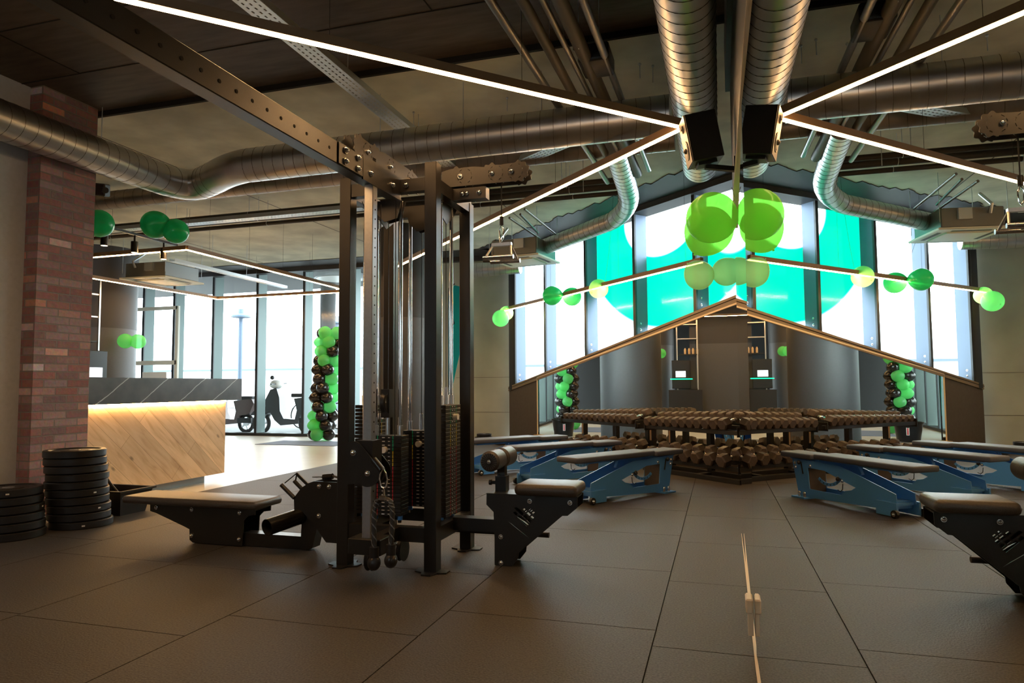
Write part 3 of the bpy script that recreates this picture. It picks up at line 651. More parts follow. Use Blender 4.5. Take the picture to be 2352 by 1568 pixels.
# low row station on the left
fr = ((0, 4.05, 0), (1, 0, 0), (0, 0, 1))
RB = [(-4.10, .262), (-4.098, .208), (-4.045, .196), (-3.796, .114), (-3.749, .097), (-3.745, .023), (-3.718, .006), (-3.304, .006), (-3.297, .18), (-3.263, .213), (-3.205, .222), (-3.203, .262)]
b = MB(); b.plate(RB, [], fr, .008); b.plate(RB, [], ((0, 4.22, 0), (1, 0, 0), (0, 0, 1)), .008); b.bb(-4.08, -3.22, 4.05, 4.22, .245, .262); b.bb(-3.72, -3.31, 4.05, 4.22, .004, .03); part('row_bracket', b, M['black'])
b = MB()
for (x, z) in ((-4.042, .236), (-3.729, .236), (-3.327, .232), (-3.727, .054), (-3.327, .052)): bolt(b, (x, 4.043, z), (0, -1, 0), .011)
part('bracket_bolt', b, M['chrome'], 'chrome bolts')
b = MB(); b.bb(-4.30, -3.16, 3.98, 4.30, .262, .318, bev=.024); part('row_seat_pad', b, M['leather'])
b = MB(); b.bb(-2.5, -2.33, 4.07, 4.16, .18, .26); part('row_link', b, M['black']); b = MB(); b.bb(-3.32, -2.80, 4.07, 4.16, .006, .092)
b.prism([V(-2.86, 4.07, .006), V(-2.765, 4.07, .02), V(-2.72, 4.07, .20), V(-2.74, 4.07, .27), V(-2.845, 4.07, .27)], (0, .09, 0)); part('row_frame', b, M['black'])
b = MB(); a_ = P(613, 1211, 'y', 3.82); c_ = P(692, 1184, 'y', 4.08); b.cyl(a_, c_, .054, 32, caps=False); b.cyl(a_, c_, .049, 32, caps=False, mi=1); m_ = a_.lerp(c_, .9); b.cyl(m_, c_, .05, 24, mi=1); q_ = (c_-a_).to_track_quat('Z', 'Y').to_matrix()
for k in range(32):
    u, v = [q_ @ V(math.cos(t_), math.sin(t_), 0) for t_ in (k*math.pi/16, (k+1)*math.pi/16)]; b.poly([a_+u*.054, a_+v*.054, a_+v*.049, a_+u*.049])
part('foot_tube', b, [M['tubeblk'], M['gap']])
HS = [(-2.897, .352), (-2.893, .27), (-2.828, .262), (-2.739, .18), (-2.66, .086), (-2.645, .07), (-2.42, .07), (-2.42, .43), (-2.50, .465), (-2.742, .468), (-2.79, .452), (-2.84, .42)]
b = MB()
for yy in (4.05, 4.16): b.plate(HS, [], ((0, yy, 0), (1, 0, 0), (0, 0, 1)), .008)
b.prism([V(x, 4.05, z) for x, z in [(-2.897, .352), (-2.893, .27), (-2.87, .27), (-2.875, .345), (-2.83, .40), (-2.74, .445), (-2.742, .468), (-2.79, .452), (-2.84, .42)]], (0, .11, 0)); part('row_pulley_housing', b, M['black'])
b = MB()
for (x, z) in ((-2.70, .438), (-2.625, .437), (-2.70, .243)): bolt(b, (x, 4.043, z), (0, -1, 0), .012)
part('housing_bolt', b, M['chrome'], 'chrome bolts')
b = MB(); b.tube([V(-2.79, 4.1, .486), V(-2.70, 4.1, .49)], .004, 8, mi=1); b.cyl((-2.705, 4.1, .49), (-2.635, 4.1, .497), .02, 14); b.tube([V(-2.64, 4.1, .50), V(-2.60, 4.1, .492), V(-2.56, 4.1, .468)], .007, 8); part('cable_stop', b, [M['blackplas'], M['chrome']])
# machine end here
# row handle
t = thing('row_handle', 'black close-grip row handle leaning on the low pulley housing', 'handle', (-2.95, 4.1, .35))
b = MB(); b.cyl(P(646, 1113, 'y', 4.02), P(676, 1143, 'y', 4.02), .014, 14); obj('grip', b, M['blackplas'], t)
b = MB(); b.cyl(P(676, 1104, 'y', 4.14), P(697, 1126, 'y', 4.14), .014, 14); obj('grip', b, M['blackplas'], t)
b = MB(); b.bar(P(682, 1088, 'y', 4.1), P(706, 1112, 'y', 4.1), .01, .02); b.cyl(P(654, 1109, 'y', 4.02), P(682, 1086, 'y', 4.1), .004, 8); b.cyl(P(682, 1086, 'y', 4.1), P(679, 1103, 'y', 4.14), .005, 8); obj('bracket', b, M['black'], t)
# triceps rope
t = thing('triceps_rope', 'black twisted triceps rope hanging from the front pulley', 'rope attachment', (-1.89, 3.4, .5))
car_ = MB(); car_.tube([V(-1.895, 3.40, .655), V(-1.912, 3.40, .62), V(-1.915, 3.40, .59), V(-1.905, 3.40, .555), V(-1.89, 3.40, .545), V(-1.875, 3.40, .555), V(-1.868, 3.40, .59), V(-1.878, 3.40, .63)], .0045, 10, closed=True); car_.cyl((-1.89, 3.4, .545), (-1.888, 3.4, .505), .006, 8); obj('carabiner', car_, M['chrome'], t, 'silver carabiner')
b = MB(); b.cyl((-1.955, 3.40, .70), (-1.905, 3.40, .645), .02, 16); obj('rubber_stopper', b, M['blackplas'], t)
b = MB(); b.box(V(-1.888, 3.40, .495), (.045, .04, .028), None, 0, .006); obj('clamp', b, M['chrome'], t)
for sgn, pts in ((-1, [(-1.90, .49), (-1.93, .475), (-1.945, .43), (-1.95, .35), (-1.945, .22)]), (1, [(-1.876, .49), (-1.85, .478), (-1.838, .44), (-1.838, .35), (-1.845, .24)])):
    cur = [V(x, 3.40, z) for x, z in pts]; fine = []
    for i in range(len(cur)-1):
        for k in range(6): fine.append(cur[i].lerp(cur[i+1], k/6))
    fine.append(cur[-1]); b = MB(); b.tube(fine, .014, 12)
    for ph in (0, math.pi):
        hel = [];
        for i, p in enumerate(fine):
            a = i*1.15+ph; hel.append(p+V(math.cos(a)*.0135, math.sin(a)*.0135, 0))
        b.tube(hel, .004, 6, mi=1)
    obj('rope', b, [M['rope'], M['ropel']], t)
    e = fine[-1]; b = MB(); b.cyl(e+V(0, 0, .01), e-V(0, 0, .045), .026, 18); b.sph(e-V(0, 0, .075), .036, (1, 1, 1.15), seg=18); obj('rope_end', b, M['blackplas'], t)
for p_ in (P(853, 1283, 'z', .085), P(925, 1262, 'z', .085)):
    b = MB(); b.lathe([(0, -.014), (.068, -.014), (.058, 0), (.068, .014), (0, .014)], 28, (p_.x, p_.y, .085), axis='x'); part('floor_pulley', b, M['blackplas'])
# lat cable and trapeze handle
b = MB(); b.cyl((-1.436, 4.11, 2.42), (-1.436, 4.11, 2.17), .004, 8); part('cable', b, M['blackplas'])
t = thing('parallel_grip_handle', 'chrome parallel-grip pull-down handle hanging beside the machine', 'handle', (-1.436, 4.11, 2.0))
b = MB(); b.cyl((-1.436, 4.11, 2.175), (-1.436, 4.11, 2.12), .013, 12); obj('cable_stopper', b, M['blackplas'], t)
b = MB(); b.tube([V(-1.436, 4.11, 2.12), V(-1.450, 4.11, 2.09), V(-1.448, 4.11, 2.04), V(-1.436, 4.11, 2.02), V(-1.424, 4.11, 2.04), V(-1.422, 4.11, 2.09)], .004, 8, closed=True); obj('carabiner', b, M['chrome'], t)
b = MB(); b.bar((-1.50, 4.11, 1.995), (-1.37, 4.11, 1.995), .03, .02)
for sx in (-1, 1):
    for sy in (-1, 1): b.cyl((-1.436+sx*.06, 4.11, 1.99), (-1.436+sx*.085, 4.11+sy*.07, 1.905), .007, 10)
obj('yoke', b, M['steel'], t)
for sy in (-1, 1):
    b = MB(); b.cyl((-1.535, 4.11+sy*.075, 1.90), (-1.337, 4.11+sy*.075, 1.90), .014, 16); obj('grip', b, M['chrome'], t)

# ------------------------------------------------------------------ adjustable benches (local: x along the bench, z up)
def make_bench(label):
    t = thing('adjustable_bench', label, 'bench', (0, 0, 0), 'blue adjustable benches in front of the dumbbell racks')
    out = [(-.10, .10), (-.09, .19), (.50, .352), (.86, .362), (1.125, .362), (1.05, .05), (1.06, .012), (.90, .012), (.08, .05), (-.02, .075)]
    hole = [(.33, .185), (.52, .238), (.70, .29), (.915, .295), (.895, .095), (.50, .095), (.45, .14), (.38, .155)]
    for yy in (-.10, .10):
        b = MB(); b.plate(out, [hole], ((0, yy, 0), (1, 0, 0), (0, 0, 1)), .008); obj('side_plate', b, M['blue'], t)
    b = MB(); b.bb(.90, .96, -.095, .095, .06, .30); obj('cross_panel', b, M['brownwall'], t); b = MB(); b.bb(-.08, .30, -.095, .095, .09, .11); obj('cross_panel', b, M['blue'], t)
    b = MB(); arc = []
    for k in range(9):
        a = math.radians(205+k*14); arc.append((.67+.18*math.cos(a), .31+.16*math.sin(a)))
    arc2 = [(.67+(x-.67)*.84, .31+(z-.31)*.82) for x, z in arc][::-1]
    b.plate(arc+arc2, [], ((0, -.085, 0), (1, 0, 0), (0, 0, 1)), .006, 0)
    for k in range(1, 8):
        x, z = arc[k]; b.bb(x-.003, x+.003, -.0895, -.0885, z+.006, z+.022, mi=1)
    obj('angle_scale', b, [M['blue'], M['gap']], t)
    b = MB(); b.bb(-.30, .80, -.14, .14, .385, .437, bev=.016); obj('back_pad', b, M['benchpad'], t)
    b = MB(); b.bb(.84, 1.27, -.13, .13, .372, .425, bev=.016); obj('seat_pad', b, M['benchpad'], t)
    b = MB(); b.bb(-.12, .82, -.06, .06, .362, .386); b.bb(.86, 1.2, -.06, .06, .355, .373); b.bar((.30, -.05, .30), (.34, -.05, .37), .03, .012); obj('pad_frame', b, M['blue'], t)
    b = MB(); b.bb(-.115, .09, -.13, -.11, .01, .12); b.bb(-.115, .09, .11, .13, .01, .12); b.bb(-.05, .05, -.11, .11, .06, .125); obj('foot', b, M['blue'], t)
    b = MB(); b.bb(.90, 1.07, -.17, .17, .0, .014); b.bb(1.05, 1.14, -.02, .02, .03, .06); obj('foot', b, M['blue'], t)
    for yy in (-.145, .145):
        b = MB(); b.cyl((-.115, yy-.012, .035), (-.115, yy+.012, .035), .034, 20); obj('wheel', b, M['blackplas'], t)
    for (x, z) in ((.87, .315), (1.08, .325), (1.07, .285), (.53, .245), (.48, .225)):
        b = MB(); bolt(b, (x, -.106, z), (0, -1, 0), .012); obj('bolt', b, M['chrome'], t, 'chrome bolt')
    for x in (.93, 1.0):
        b = MB(); b.cyl((x, -.13, .014), (x, -.13, .05), .016, 12); b.sph(V(x, -.13, .05), .018, seg=12); obj('bolt', b, M['chrome'], t, 'chrome bolt')
    b = MB(); bolt(b, (-.115, -.16, .035), (0, -1, 0), .013); obj('bolt', b, M['chrome'], t, 'chrome bolt')
    b = MB(); b.sph(V(.505, -.13, .238), .02, seg=14); b.cyl((.505, -.10, .238), (.505, -.13, .238), .008, 8); b.sph(V(1.0, -.13, .335), .02, seg=14); b.bar((.99, -.115, .34), (.965, -.115, .23), .006, .012)
    b.tube([V(.47, -.11, .2), V(.475, -.11, .15), V(.50, -.11, .128), V(.53, -.11, .14)], .004, 8); obj('adjuster_knob', b, M['blackplas'], t)
    return t
B1 = make_bench('nearest blue-framed bench with grey pads, behind the lat seat')
B1.location = P(1355, 1157, 'z', 0)+V(-.02, .11, 0); B1.rotation_euler = (0, 0, math.radians(56.0))
B2 = dup(B1, V(-2.13, 7.35, 0)+V(-.02, .06, 0), (0, 0, math.radians(52)), 'middle blue-framed bench of the three, between the nearest and the farthest')
B3 = dup(B1, V(-2.98, 8.12, 0), (0, 0, math.radians(51)), 'farthest blue-framed bench, nearest the bumper plates by the slanted wall')

# ------------------------------------------------------------------ dumbbell racks along the slanted wall
def rack(s0, s1_, off, label, first):
    t = thing('dumbbell_rack', label, 'rack', tuple(W((s0+s1_)/2, off, 0)), 'black two-tier dumbbell racks')
    R = Matrix((D3, N3, V(0, 0, 1))).transposed()
    def bx(name, sa, sb, oa, ob, za, zb, m='black', tilt=0):
        b = MB(); c = (W(sa, oa)+W(sb, ob))/2; R2 = R @ Euler((tilt, 0, 0)).to_matrix()
        b.box(c+V(0, 0, (za+zb)/2), (abs(sb-sa), abs(ob-oa), zb-za), R2, 0, .003); obj(name, b, M[m], t)
    for s_ in ([s0+.12, (s0+s1_)/2, s1_-.12]):
        bx('post', s_-.035, s_+.035, off-.20, off-.27, 0, .62); 
        bx('foot', s_-.035, s_+.035, off+.14, off-.28, 0, .03)
    for z_, nm in ((.60, 'shelf_rail'), (.20, 'shelf_rail')):
        for oo in (off+.11, off-.13): bx(nm, s0, s1_, oo-.025, oo+.025, z_-.03-(.04 if oo > off else 0), z_+.02-(.04 if oo > off else 0))
        for s_ in (s0+.03, s1_-.03): bx('end_plate', s_-.006, s_+.006, off-.17, off+.15, z_-.09, z_+.02)
    bx('base_beam', s0, s1_, off+.10, off+.16, .0, .05); bx('base_beam', s0, s1_, off-.25, off-.2, .0, .05)
    for s_ in (s0+.12, s1_-.12):
        b = MB(); c = W(s_, off+.272-.47); b.box(W(s_, off-.195, .42), (.03, .004, .16), R, 0); obj('label_plate', b, M['tan'], t)
    return t
rack(-.78, .80, .60, 'black two-tier dumbbell rack against the corner with the mirror wall', True)
rack(.98, 2.78, .55, 'black two-tier dumbbell rack farther from the mirror wall', False)
def make_dumbbell(r, hl, gap):
    t = thing('hex_dumbbell', '', 'dumbbell', (0, 0, 0))
    for q in (-1, 1):
        b = MB(); y0 = q*gap/2; y1 = q*(gap/2+hl)
        ring = lambda rr, y: [V(rr*math.cos(math.radians(60*k)), y, rr*math.sin(math.radians(60*k))) for k in range(6)]
        A = [ring(r*.8, y0), ring(r, y0+q*.012), ring(r, y1-q*.012), ring(r*.82, y1)]
        vs = [[b.bm.verts.new(p) for p in rr] for rr in A]
        for i in range(3):
            for k in range(6): b.bm.faces.new((vs[i][k], vs[i][(k+1) % 6], vs[i+1][(k+1) % 6], vs[i+1][k]))
        b.bm.faces.new(vs[0]); b.bm.faces.new(vs[-1]); obj('head', b, M['hex'], t)
    b = MB(); b.cyl((0, -gap/2, 0), (0, gap/2, 0), .016, 14); b.sph(V(0, 0, 0), .019, (1, 2.4, 1), seg=12); obj('handle', b, M['chrome'], t, 'chrome handle')
    return t
M['hex'] = mat('brown_black_hex_rubber', (0.085, 0.062, 0.046), .5, noise=.15, scale=40)
AZ = math.atan2(D3.y, D3.x)
small = make_dumbbell(.056, .088, .12); big = make_dumbbell(.080, .115, .12); used = {}
def ordinal(n): return ['first', 'second', 'third', 'fourth', 'fifth', 'sixth', 'seventh', 'eighth', 'ninth', 'tenth', 'eleventh', 'twelfth', 'thirteenth', 'fourteenth'][n]
def put(proto, s_, off, z, label, grp, k=1.0, tilt=-.24):
    o = proto if proto.name not in used else dup(proto, (0, 0, 0)); used[proto.name] = 1; used[o.name] = 1
    o.location = W(s_, off, z); o.rotation_euler = (tilt, 0, AZ+random.uniform(-.03, .03)); o.scale = (k, k, k); o['label'] = label; o['group'] = grp
for k in range(11): put(small, .72-.128*k, .60, .655+.006*k*.5, 'hex dumbbell on the top tier beside the mirror wall, %s from the left' % ordinal(k), 'hex dumbbells on the top tier by the mirror corner', 1.12+.03*k*.6)
for k in range(13): put(small, 2.68-.132*k, .55, .645+.002*k, 'hex dumbbell on the top tier of the left rack, %s from the left' % ordinal(k), 'hex dumbbells on the top tier of the left rack', .9+.03*k)
for k in range(7): put(big, .66-.2*k, .62, .27, 'large hex dumbbell on the lower tier beside the mirror wall, %s from the left' % ordinal(k), 'large hex dumbbells on the lower tier by the mirror corner', .9+.02*k)
for k in range(8): put(big, 2.58-.205*k, .57, .265, 'large hex dumbbell on the lower tier of the left rack, %s from the left' % ordinal(k), 'large hex dumbbells on the lower tier of the left rack', .78+.02*k)

# ------------------------------------------------------------------ bumper plates
def make_bumper():
    b = MB(); r = .222; h = .056
    prof = [(.026, .006), (.10, .006), (.105, .014), (.175, .014), (.185, .0), (r-.006, 0), (r, .006), (r, h-.006), (r-.006, h), (.185, h), (.175, h-.010), (.105, h-.010), (.10, h-.004), (.026, h-.004), (.026, .006)]
    b.lathe(prof, 56); t = obj('bumper_plate', b, M['blackrub'])
    b = MB(); b.lathe([(.025, .004), (.04, .004), (.04, h-.002), (.025, h-.002), (.025, .004)], 24); obj('hub', b, M['steel'], t, 'pale steel hub'); 
    b = MB(); a = math.radians(-55); R = Matrix.Rotation(a, 3, 'Z'); b.box(R @ V(r, 0, h*.5), (.002, .022, .010), R); obj('label_mark', b, M['white'], t)
    return t
bp = make_bumper(); tag(bp, '', 'weight plate')
firstb = [True]
def bump(x, y, z, a, label, grp, sc_=1):
    o = bp if firstb[0] else dup(bp, (0, 0, 0)); firstb[0] = False
    o.location = (x, y, z); o.rotation_euler = (0, 0, a); o['label'] = label; o['group'] = grp; o.scale = (sc_, sc_, 1)
jit = [(0.0, 0.0), (-.012, -.01), (-.018, .0), (-.035, .01), (-.04, .015), (-.05, .01), (-.045, .02), (-.055, .015), (-.07, .03), (-.075, .03)]
for k in range(10):
    o_ = 'black bumper plate in the tall stack by the brick pillar, %s' % ('lowest' if k == 0 else 'topmost' if k == 9 else ordinal(k)+' up from the floor')
    bump(-5.065+jit[k][0]*1.5, 4.335+jit[k][1]*.6, .0605*k, (0.3, 2, .9, 4, .8, 2.5, 3, 2, 4.4, 2.2)[k], o_, 'tall stack of bumper plates by the brick pillar')
for k in range(6):
    o_ = 'black bumper plate in the low stack at the left edge, %s' % ('lowest' if k == 0 else 'topmost' if k == 5 else ordinal(k)+' up from the floor')
    bump(-5.20-.016*k, 3.86+.006*k, .0605*k, (2, 4, 1.7, 1.5, 3, .3)[k], o_, 'low stack of bumper plates at the left edge')
for k in range(2): bump(*W(5.05, .35).xy, .06*k, k, 'black bumper plate lying in front of the dark end wall, %s of two' % ('lower', 'upper')[k], 'flat bumper plates by the end wall')
for k in range(3): bump(*P(1112, 1000, 'y', 12.4).xy, .06*k, k, 'black bumper plate against the pale concrete wall, %s of three' % ('lowest', 'middle', 'topmost')[k], 'flat bumper plates by the concrete wall', 1-.18*k)
b = MB(); b.lathe([(.03, 0), (.19, 0), (.2, .008), (.2, .03), (.19, .038), (.03, .038), (.03, 0)], 40); o = obj('weight_plate_disc', b, M['olive']); tag(o, 'thin olive green plate on the floor under the sloping mirror', 'weight plate'); o.location = W(3.9, .3, 0)

# ------------------------------------------------------------------ crate with bar handle
t = thing('plastic_crate', 'black plastic crate on the floor beside the tall bumper stack', 'crate', (-5.2, 5.05, 0))
b = MB(); x0, x1, y0, y1, z1 = -5.5, -5.04, 4.68, 5.03, .21
def frust(b, e0, e1, za, zb, inset, mi=0):
    A = [V(x0+inset+e0, y0+inset+e0, za), V(x1-inset-e0, y0+inset+e0, za), V(x1-inset-e0, y1-inset-e0, za), V(x0+inset+e0, y1-inset-e0, za)]
    B = [V(x0+e1, y0+e1, zb), V(x1-e1, y0+e1, zb), V(x1-e1, y1-e1, zb), V(x0+e1, y1-e1, zb)]
    a = [b.bm.verts.new(p) for p in A]; c = [b.bm.verts.new(p) for p in B]
    for i in range(4): b.bm.faces.new((a[i], a[(i+1) % 4], c[(i+1) % 4], c[i]))
    b.bm.faces.new(a)
frust(b, 0, 0, .0, z1, .04); frust(b, .012, .012, .012, z1, .04); obj('tub', b, M['blackplas'], t)
b = MB(); b.bb(x0-.02, x1+.02, y0-.02, y0+.01, z1-.012, z1+.004); b.bb(x0-.02, x1+.02, y1-.01, y1+.02, z1-.012, z1+.004); b.bb(x0-.02, x0+.01, y0, y1, z1-.012, z1+.004); b.bb(x1-.01, x1+.02, y0, y1, z1-.012, z1+.004); obj('rim', b, M['blackplas'], t)
b = MB(); b.box(V(-5.19, 4.697, .12), (.05, .003, .05), Euler((.19, 0, 0)).to_matrix()); obj('paper_label', b, M['paper'], t)
b = MB(); b.tube([P(246, 1062, 'y', 4.78), P(244, 1085, 'y', 4.78), P(245, 1098, 'y', 4.79), P(253, 1110, 'y', 4.8), P(268, 1128, 'y', 4.82), P(285, 1150, 'y', 4.84)], .0125, 14); tag(obj('cable_bar_attachment', b, M['black']), 'bent black bar handle standing in the plastic crate', 'bar handle')
# black bucket by the sloping mirror
t = thing('rubber_bucket', 'big black rubber tub with a white and red sticker, seen in the sloping mirror', 'tub', (-5.62, 11.95, 0))
c = V(-5.62, 11.95, 0); 
b = MB(); b.lathe([(0, .01), (.19, .01), (.195, 0), (.24, .34), (.262, .34), (.262, .37), (.235, .37), (.185, .02), (0, .02)], 36, c); obj('tub', b, M['blackplas'], t)
b = MB(); R = Matrix.Rotation(math.radians(-12), 3, 'Z'); b.box(c+R @ V(.228, 0, .21), (.003, .05, .16), R); b.box(c+R @ V(.231, 0, .2), (.003, .022, .12), R, 1); obj('sticker', b, [M['paper'], M['red']], t)

# ------------------------------------------------------------------ ceiling ducts
def duct(name, pts, r, m, label, seam=.11, hang=None, grp='round galvanised ventilation ducts'):
    t = thing(name, label, 'duct', tuple(Vector(pts[0])), grp); b = MB(); b.tube(pts, r, 40); obj('duct_body', b, M[m], t)
    b = MB(); L = 0
    for i in range(len(pts)-1):
        a = Vector(pts[i]); c_ = Vector(pts[i+1]); d = (c_-a); n = max(1, int(d.length/seam)) if d.length > seam else 0
        x = d.normalized().cross(V(0, 0, 1)).normalized(); y = x.cross(d.normalized())
        for k in range(n):
            p = a+d*((k+.5)/n); sl = d.normalized()*.03
            b.tube([p+(x*math.cos(q*math.pi/12)+y*math.sin(q*math.pi/12))*(r+.0004)+sl*math.cos(q*math.pi/12) for q in range(24)], .0022, 5, closed=True)
    obj('spiral_seam', b, M['seam'], t)
    for h in (hang or []):
        p = Vector(h); b = MB(); b.cyl(p, V(p.x, p.y, CEIL), .004, 6); obj('hanger_rod', b, M['zinc'], t)
    return t
def bend(a, m_, c, n=6):
    a, m_, c = Vector(a), Vector(m_), Vector(c); return [(a*(1-k/n)**2+m_*2*(k/n)*(1-k/n)+c*(k/n)**2) for k in range(n+1)]
e1 = bend((-5.48, 5.35, 3.2), (-5.5, 5.9, 3.2), (-5.15, 5.75, 3.22)); e2 = bend((-4.95, 5.65, 3.22), (-4.7, 5.5, 3.22), (-4.45, 5.45, 3.22))
duct('ventilation_duct', [(-5.46, -2.9, 3.2), (-5.48, 5.3, 3.2)]+e1[1:]+e2+[(-.45, 5.42, 3.22)], .1575, 'galv', 'silver spiral duct along the left wall that turns across the room', hang=[(-5.62, 4.9, 3.2), (-3.0, 5.43, 3.38), (-2.2, 5.43, 3.38), (-1.5, 5.43, 3.38), (-5.0, 3.2, 3.3)])
duct('ventilation_duct', [(-.256, -2.9, 3.125), (-.256, 6.5, 3.125)], .1575, 'galv', 'silver spiral duct running alongside the top of the mirror wall', hang=[(-.256, 4, 3.28), (-.256, 6, 3.28)])
duct('ventilation_duct', [(-10.6, 6.9, 3.53), (-.5, 6.85, 3.53)], .115, 'galvdull', 'dull brown-grey duct crossing the ceiling beyond the silver one', seam=.15, hang=[(-4, 6.88, 3.5), (-7, 6.88, 3.5)])
duct('ventilation_duct', [P(1415, 345, 'z', 3.4), P(1436, 415, 'z', 3.38)]+bend(P(1443, 440, 'z', 3.36), P(1453, 478, 'z', 3.33), P(1405, 508, 'z', 3.3))+[P(1230, 575, 'z', 3.2)], .12, 'galv', 'thin silver duct bending along the slanted window', hang=[])
duct('ventilation_duct', [P(1090, 620, 'y', 12.0), P(1195, 612, 'y', 12.0)], .13, 'galv', 'short silver duct by the concrete wall below the air conditioner')

# pipes
def pipe(pts, r, m, label, grp, hang=()):
    t = thing('ceiling_pipe', label, 'pipe', tuple(Vector(pts[0])), grp); b = MB(); b.tube(pts, r, 14); obj('pipe_run', b, M[m], t)
    for h in hang:
        p = Vector(h); b = MB(); b.cyl(p, V(p.x, p.y, CEIL), .003, 6); b.tube([p+V(0, (r+.004)*math.cos(q), (r+.004)*math.sin(q)) for q in [i*math.pi/6 for i in range(12)]], .003, 5, closed=True); obj('hanger', b, M['zinc'], t)
for i, (yy, zz, rr) in enumerate(((7.75, 3.44, .032), (7.95, 3.43, .042), (8.15, 3.40, .028))):
    pipe([(-10.8, yy, zz), (-1.0-.12*i, yy, zz)], rr, 'pipe', 'black insulated pipe across the ceiling, %s of the three' % ('nearest', 'middle', 'farthest')[i], 'black pipes crossing the ceiling', hang=[(x, yy, zz) for x in (-9, -7.6, -6.2, -3.0, -1.8)])
for i, (x0, x1_, rr, m) in enumerate(((-1.40, -1.29, .028, 'pipegrey'), (-1.20, -1.15, .035, 'pipelag'), (-1.0, -.93, .048, 'pipelag'), (-.86, -.80, .026, 'pipegrey'), (-1.10, -1.02, .02, 'pipegrey'))):
    pipe([(x0, -2, 3.40-.02*(i % 2)), (x0, 3.2, 3.40-.02*(i % 2)), (x1_, 7.6-.1*i, 3.38)], rr, m, '%s pipe running away under the ceiling, %s from the left' % ('grey' if m == 'pipegrey' else 'dark', ordinal(i)), 'bundle of pipes running into the depth', hang=[(x0, 2.5, 3.4), (x0+.02, 4.4, 3.4)])
b = MB(); b.box(V(-.92, 4.75, 3.42), (.22, .3, .13), None, 0, .02); b.cyl((-1.05, 4.7, 3.5), (-1.05, 4.7, 3.55), .03, 12); tag(obj('junction_box', b, M['black']), 'dark box fitted around the ceiling pipes', 'junction box')
pipe([P(1110, 700-100, 'y', 10.5), P(1135, 600, 'y', 10.5)], .02, 'pipe', 'short dark drain pipe beside the right air conditioner', 'air conditioner pipes')
for i, (a, c_) in enumerate((((1205, 480), (1285, 545)), ((1170, 500), (1240, 548)), ((1195, 492), (1236, 535)))):
    pipe([P(*a, 'y', 9.0+.15*i), P(*c_, 'y', 10.0)], .017, 'pipegrey', 'grey refrigerant pipe sloping to the right air conditioner, %s of three' % ordinal(i), 'air conditioner pipes')

# perforated cable trays
def tray(a, c_, wdt, label, updir=1, hang=()):
    a = Vector(a); c_ = Vector(c_); d = (c_-a); L = d.length; d.normalize(); x = d.cross(V(0, 0, 1)).normalized(); t = thing('cable_tray', label, 'cable tray', tuple(a), 'perforated metal cable trays')
    holes = []; n = int(L/.05)
    for k in range(n):
        for j in (-1, 0, 1):
            u = .02+k*.05+(0 if j else .02); v = j*wdt*.28; holes.append([(u, v-.006), (u+.026, v-.006), (u+.026, v+.006), (u, v+.006)])
    b = MB(); b.plate([(0, -wdt/2), (L, -wdt/2), (L, wdt/2), (0, wdt/2)], holes, (a, d, x), .002)
    for q in (-1, 1): b.bar(a+x*q*wdt/2+V(0, 0, .025), c_+x*q*wdt/2+V(0, 0, .025), .003, .05)
    obj('tray_body', b, M['zinc'], t)
    for h in hang: b = MB(); p = a.lerp(c_, h); b.cyl(p, V(p.x, p.y, CEIL), .004, 6); obj('hanger_rod', b, M['zinc'], t)
tray((-2.82, .6, 3.46), (-2.88, 7.3, 3.46), .16, 'perforated grey cable tray running into the depth above the machine', hang=(.4, .6, .8, .93))
tray((-10.8, 7.35, 3.25), (-4.2, 7.35, 3.25), .14, 'perforated cable tray crossing the room left of the machine')
tray(P(1190, 378, 'z', 3.45), P(1330, 318, 'z', 3.45), .16, 'perforated cable tray sloping away under the big duct')
tray(P(395, 600, 'z', 3.1), P(655, 662, 'z', 3.1), .10, 'perforated cable tray over the reception area by the facade', hang=(.3, .6))

# hanging wires under the concrete (one per thing would be too fine): short threaded rods
for i, (px, py, z) in enumerate(((1363, 205, 3.6), (1408, 205, 3.6), (1165, 255, 3.6), (950, 310, 3.5), (1500, 190, 3.58), (1700-230, 180, 3.6), (1290, 430, 3.2), (1340, 440, 3.25), (1420, 460, 3.3))):
    p = P(px, py, 'z', z); b = MB(); b.cyl(p, V(p.x, p.y, CEIL), .004, 6); b.sph(V(p.x, p.y, CEIL-.01), .012, seg=8); tag(obj('threaded_rod', b, M['zinc']), 'thin threaded rod hanging bare from the concrete ceiling', 'hanger rod', 'bare threaded rods under the ceiling')

# ------------------------------------------------------------------ LED lines
def led(a, c_, label, grp='warm LED light lines', wires=()):
    a = Vector(a); c_ = Vector(c_); t = thing('linear_light', label, 'light', tuple(a), grp)
    b = MB(); b.bar(a+V(0, 0, .027), c_+V(0, 0, .027), .044, .054); obj('housing', b, M['ledhouse'], t)
    b = MB(); b.bar(a-V(0, 0, .003), c_-V(0, 0, .003), .032, .010); obj('diffuser', b, M['led'], t)
    for h in wires: b = MB(); p = a.lerp(c_, h); b.cyl(p+V(0, 0, .04), V(p.x, p.y, CEIL), .0015, 5); obj('wire', b, M['black'], t)
VX = V(-.33, 4.86, 2.9)
led(V(-4.9, .22, 2.9), VX, 'long warm LED line running from the top left to the speaker', wires=(.25, .45, .62, .8))
led(VX, V(-5.17, 9.74, 2.9), 'warm LED line from the speaker down-left behind the machine', wires=(.25, .45, .7, .9))
led(P(1152, 715, 'z', 2.47), P(1612, 602, 'z', 2.47), 'thin warm LED line with balloons in front of the slanted window', wires=(.1, .35, .7, .95))
LZ = 2.9
led((-10.0, 7.33, LZ), (-6.79, 7.28, LZ), 'warm LED line over the reception, nearest side of the rectangle', wires=(.2, .6))
led((-6.79, 7.28, LZ), (-6.85, 11.5, LZ), 'warm LED line over the reception, right side of the rectangle', wires=(.1, .3, .5, .7))
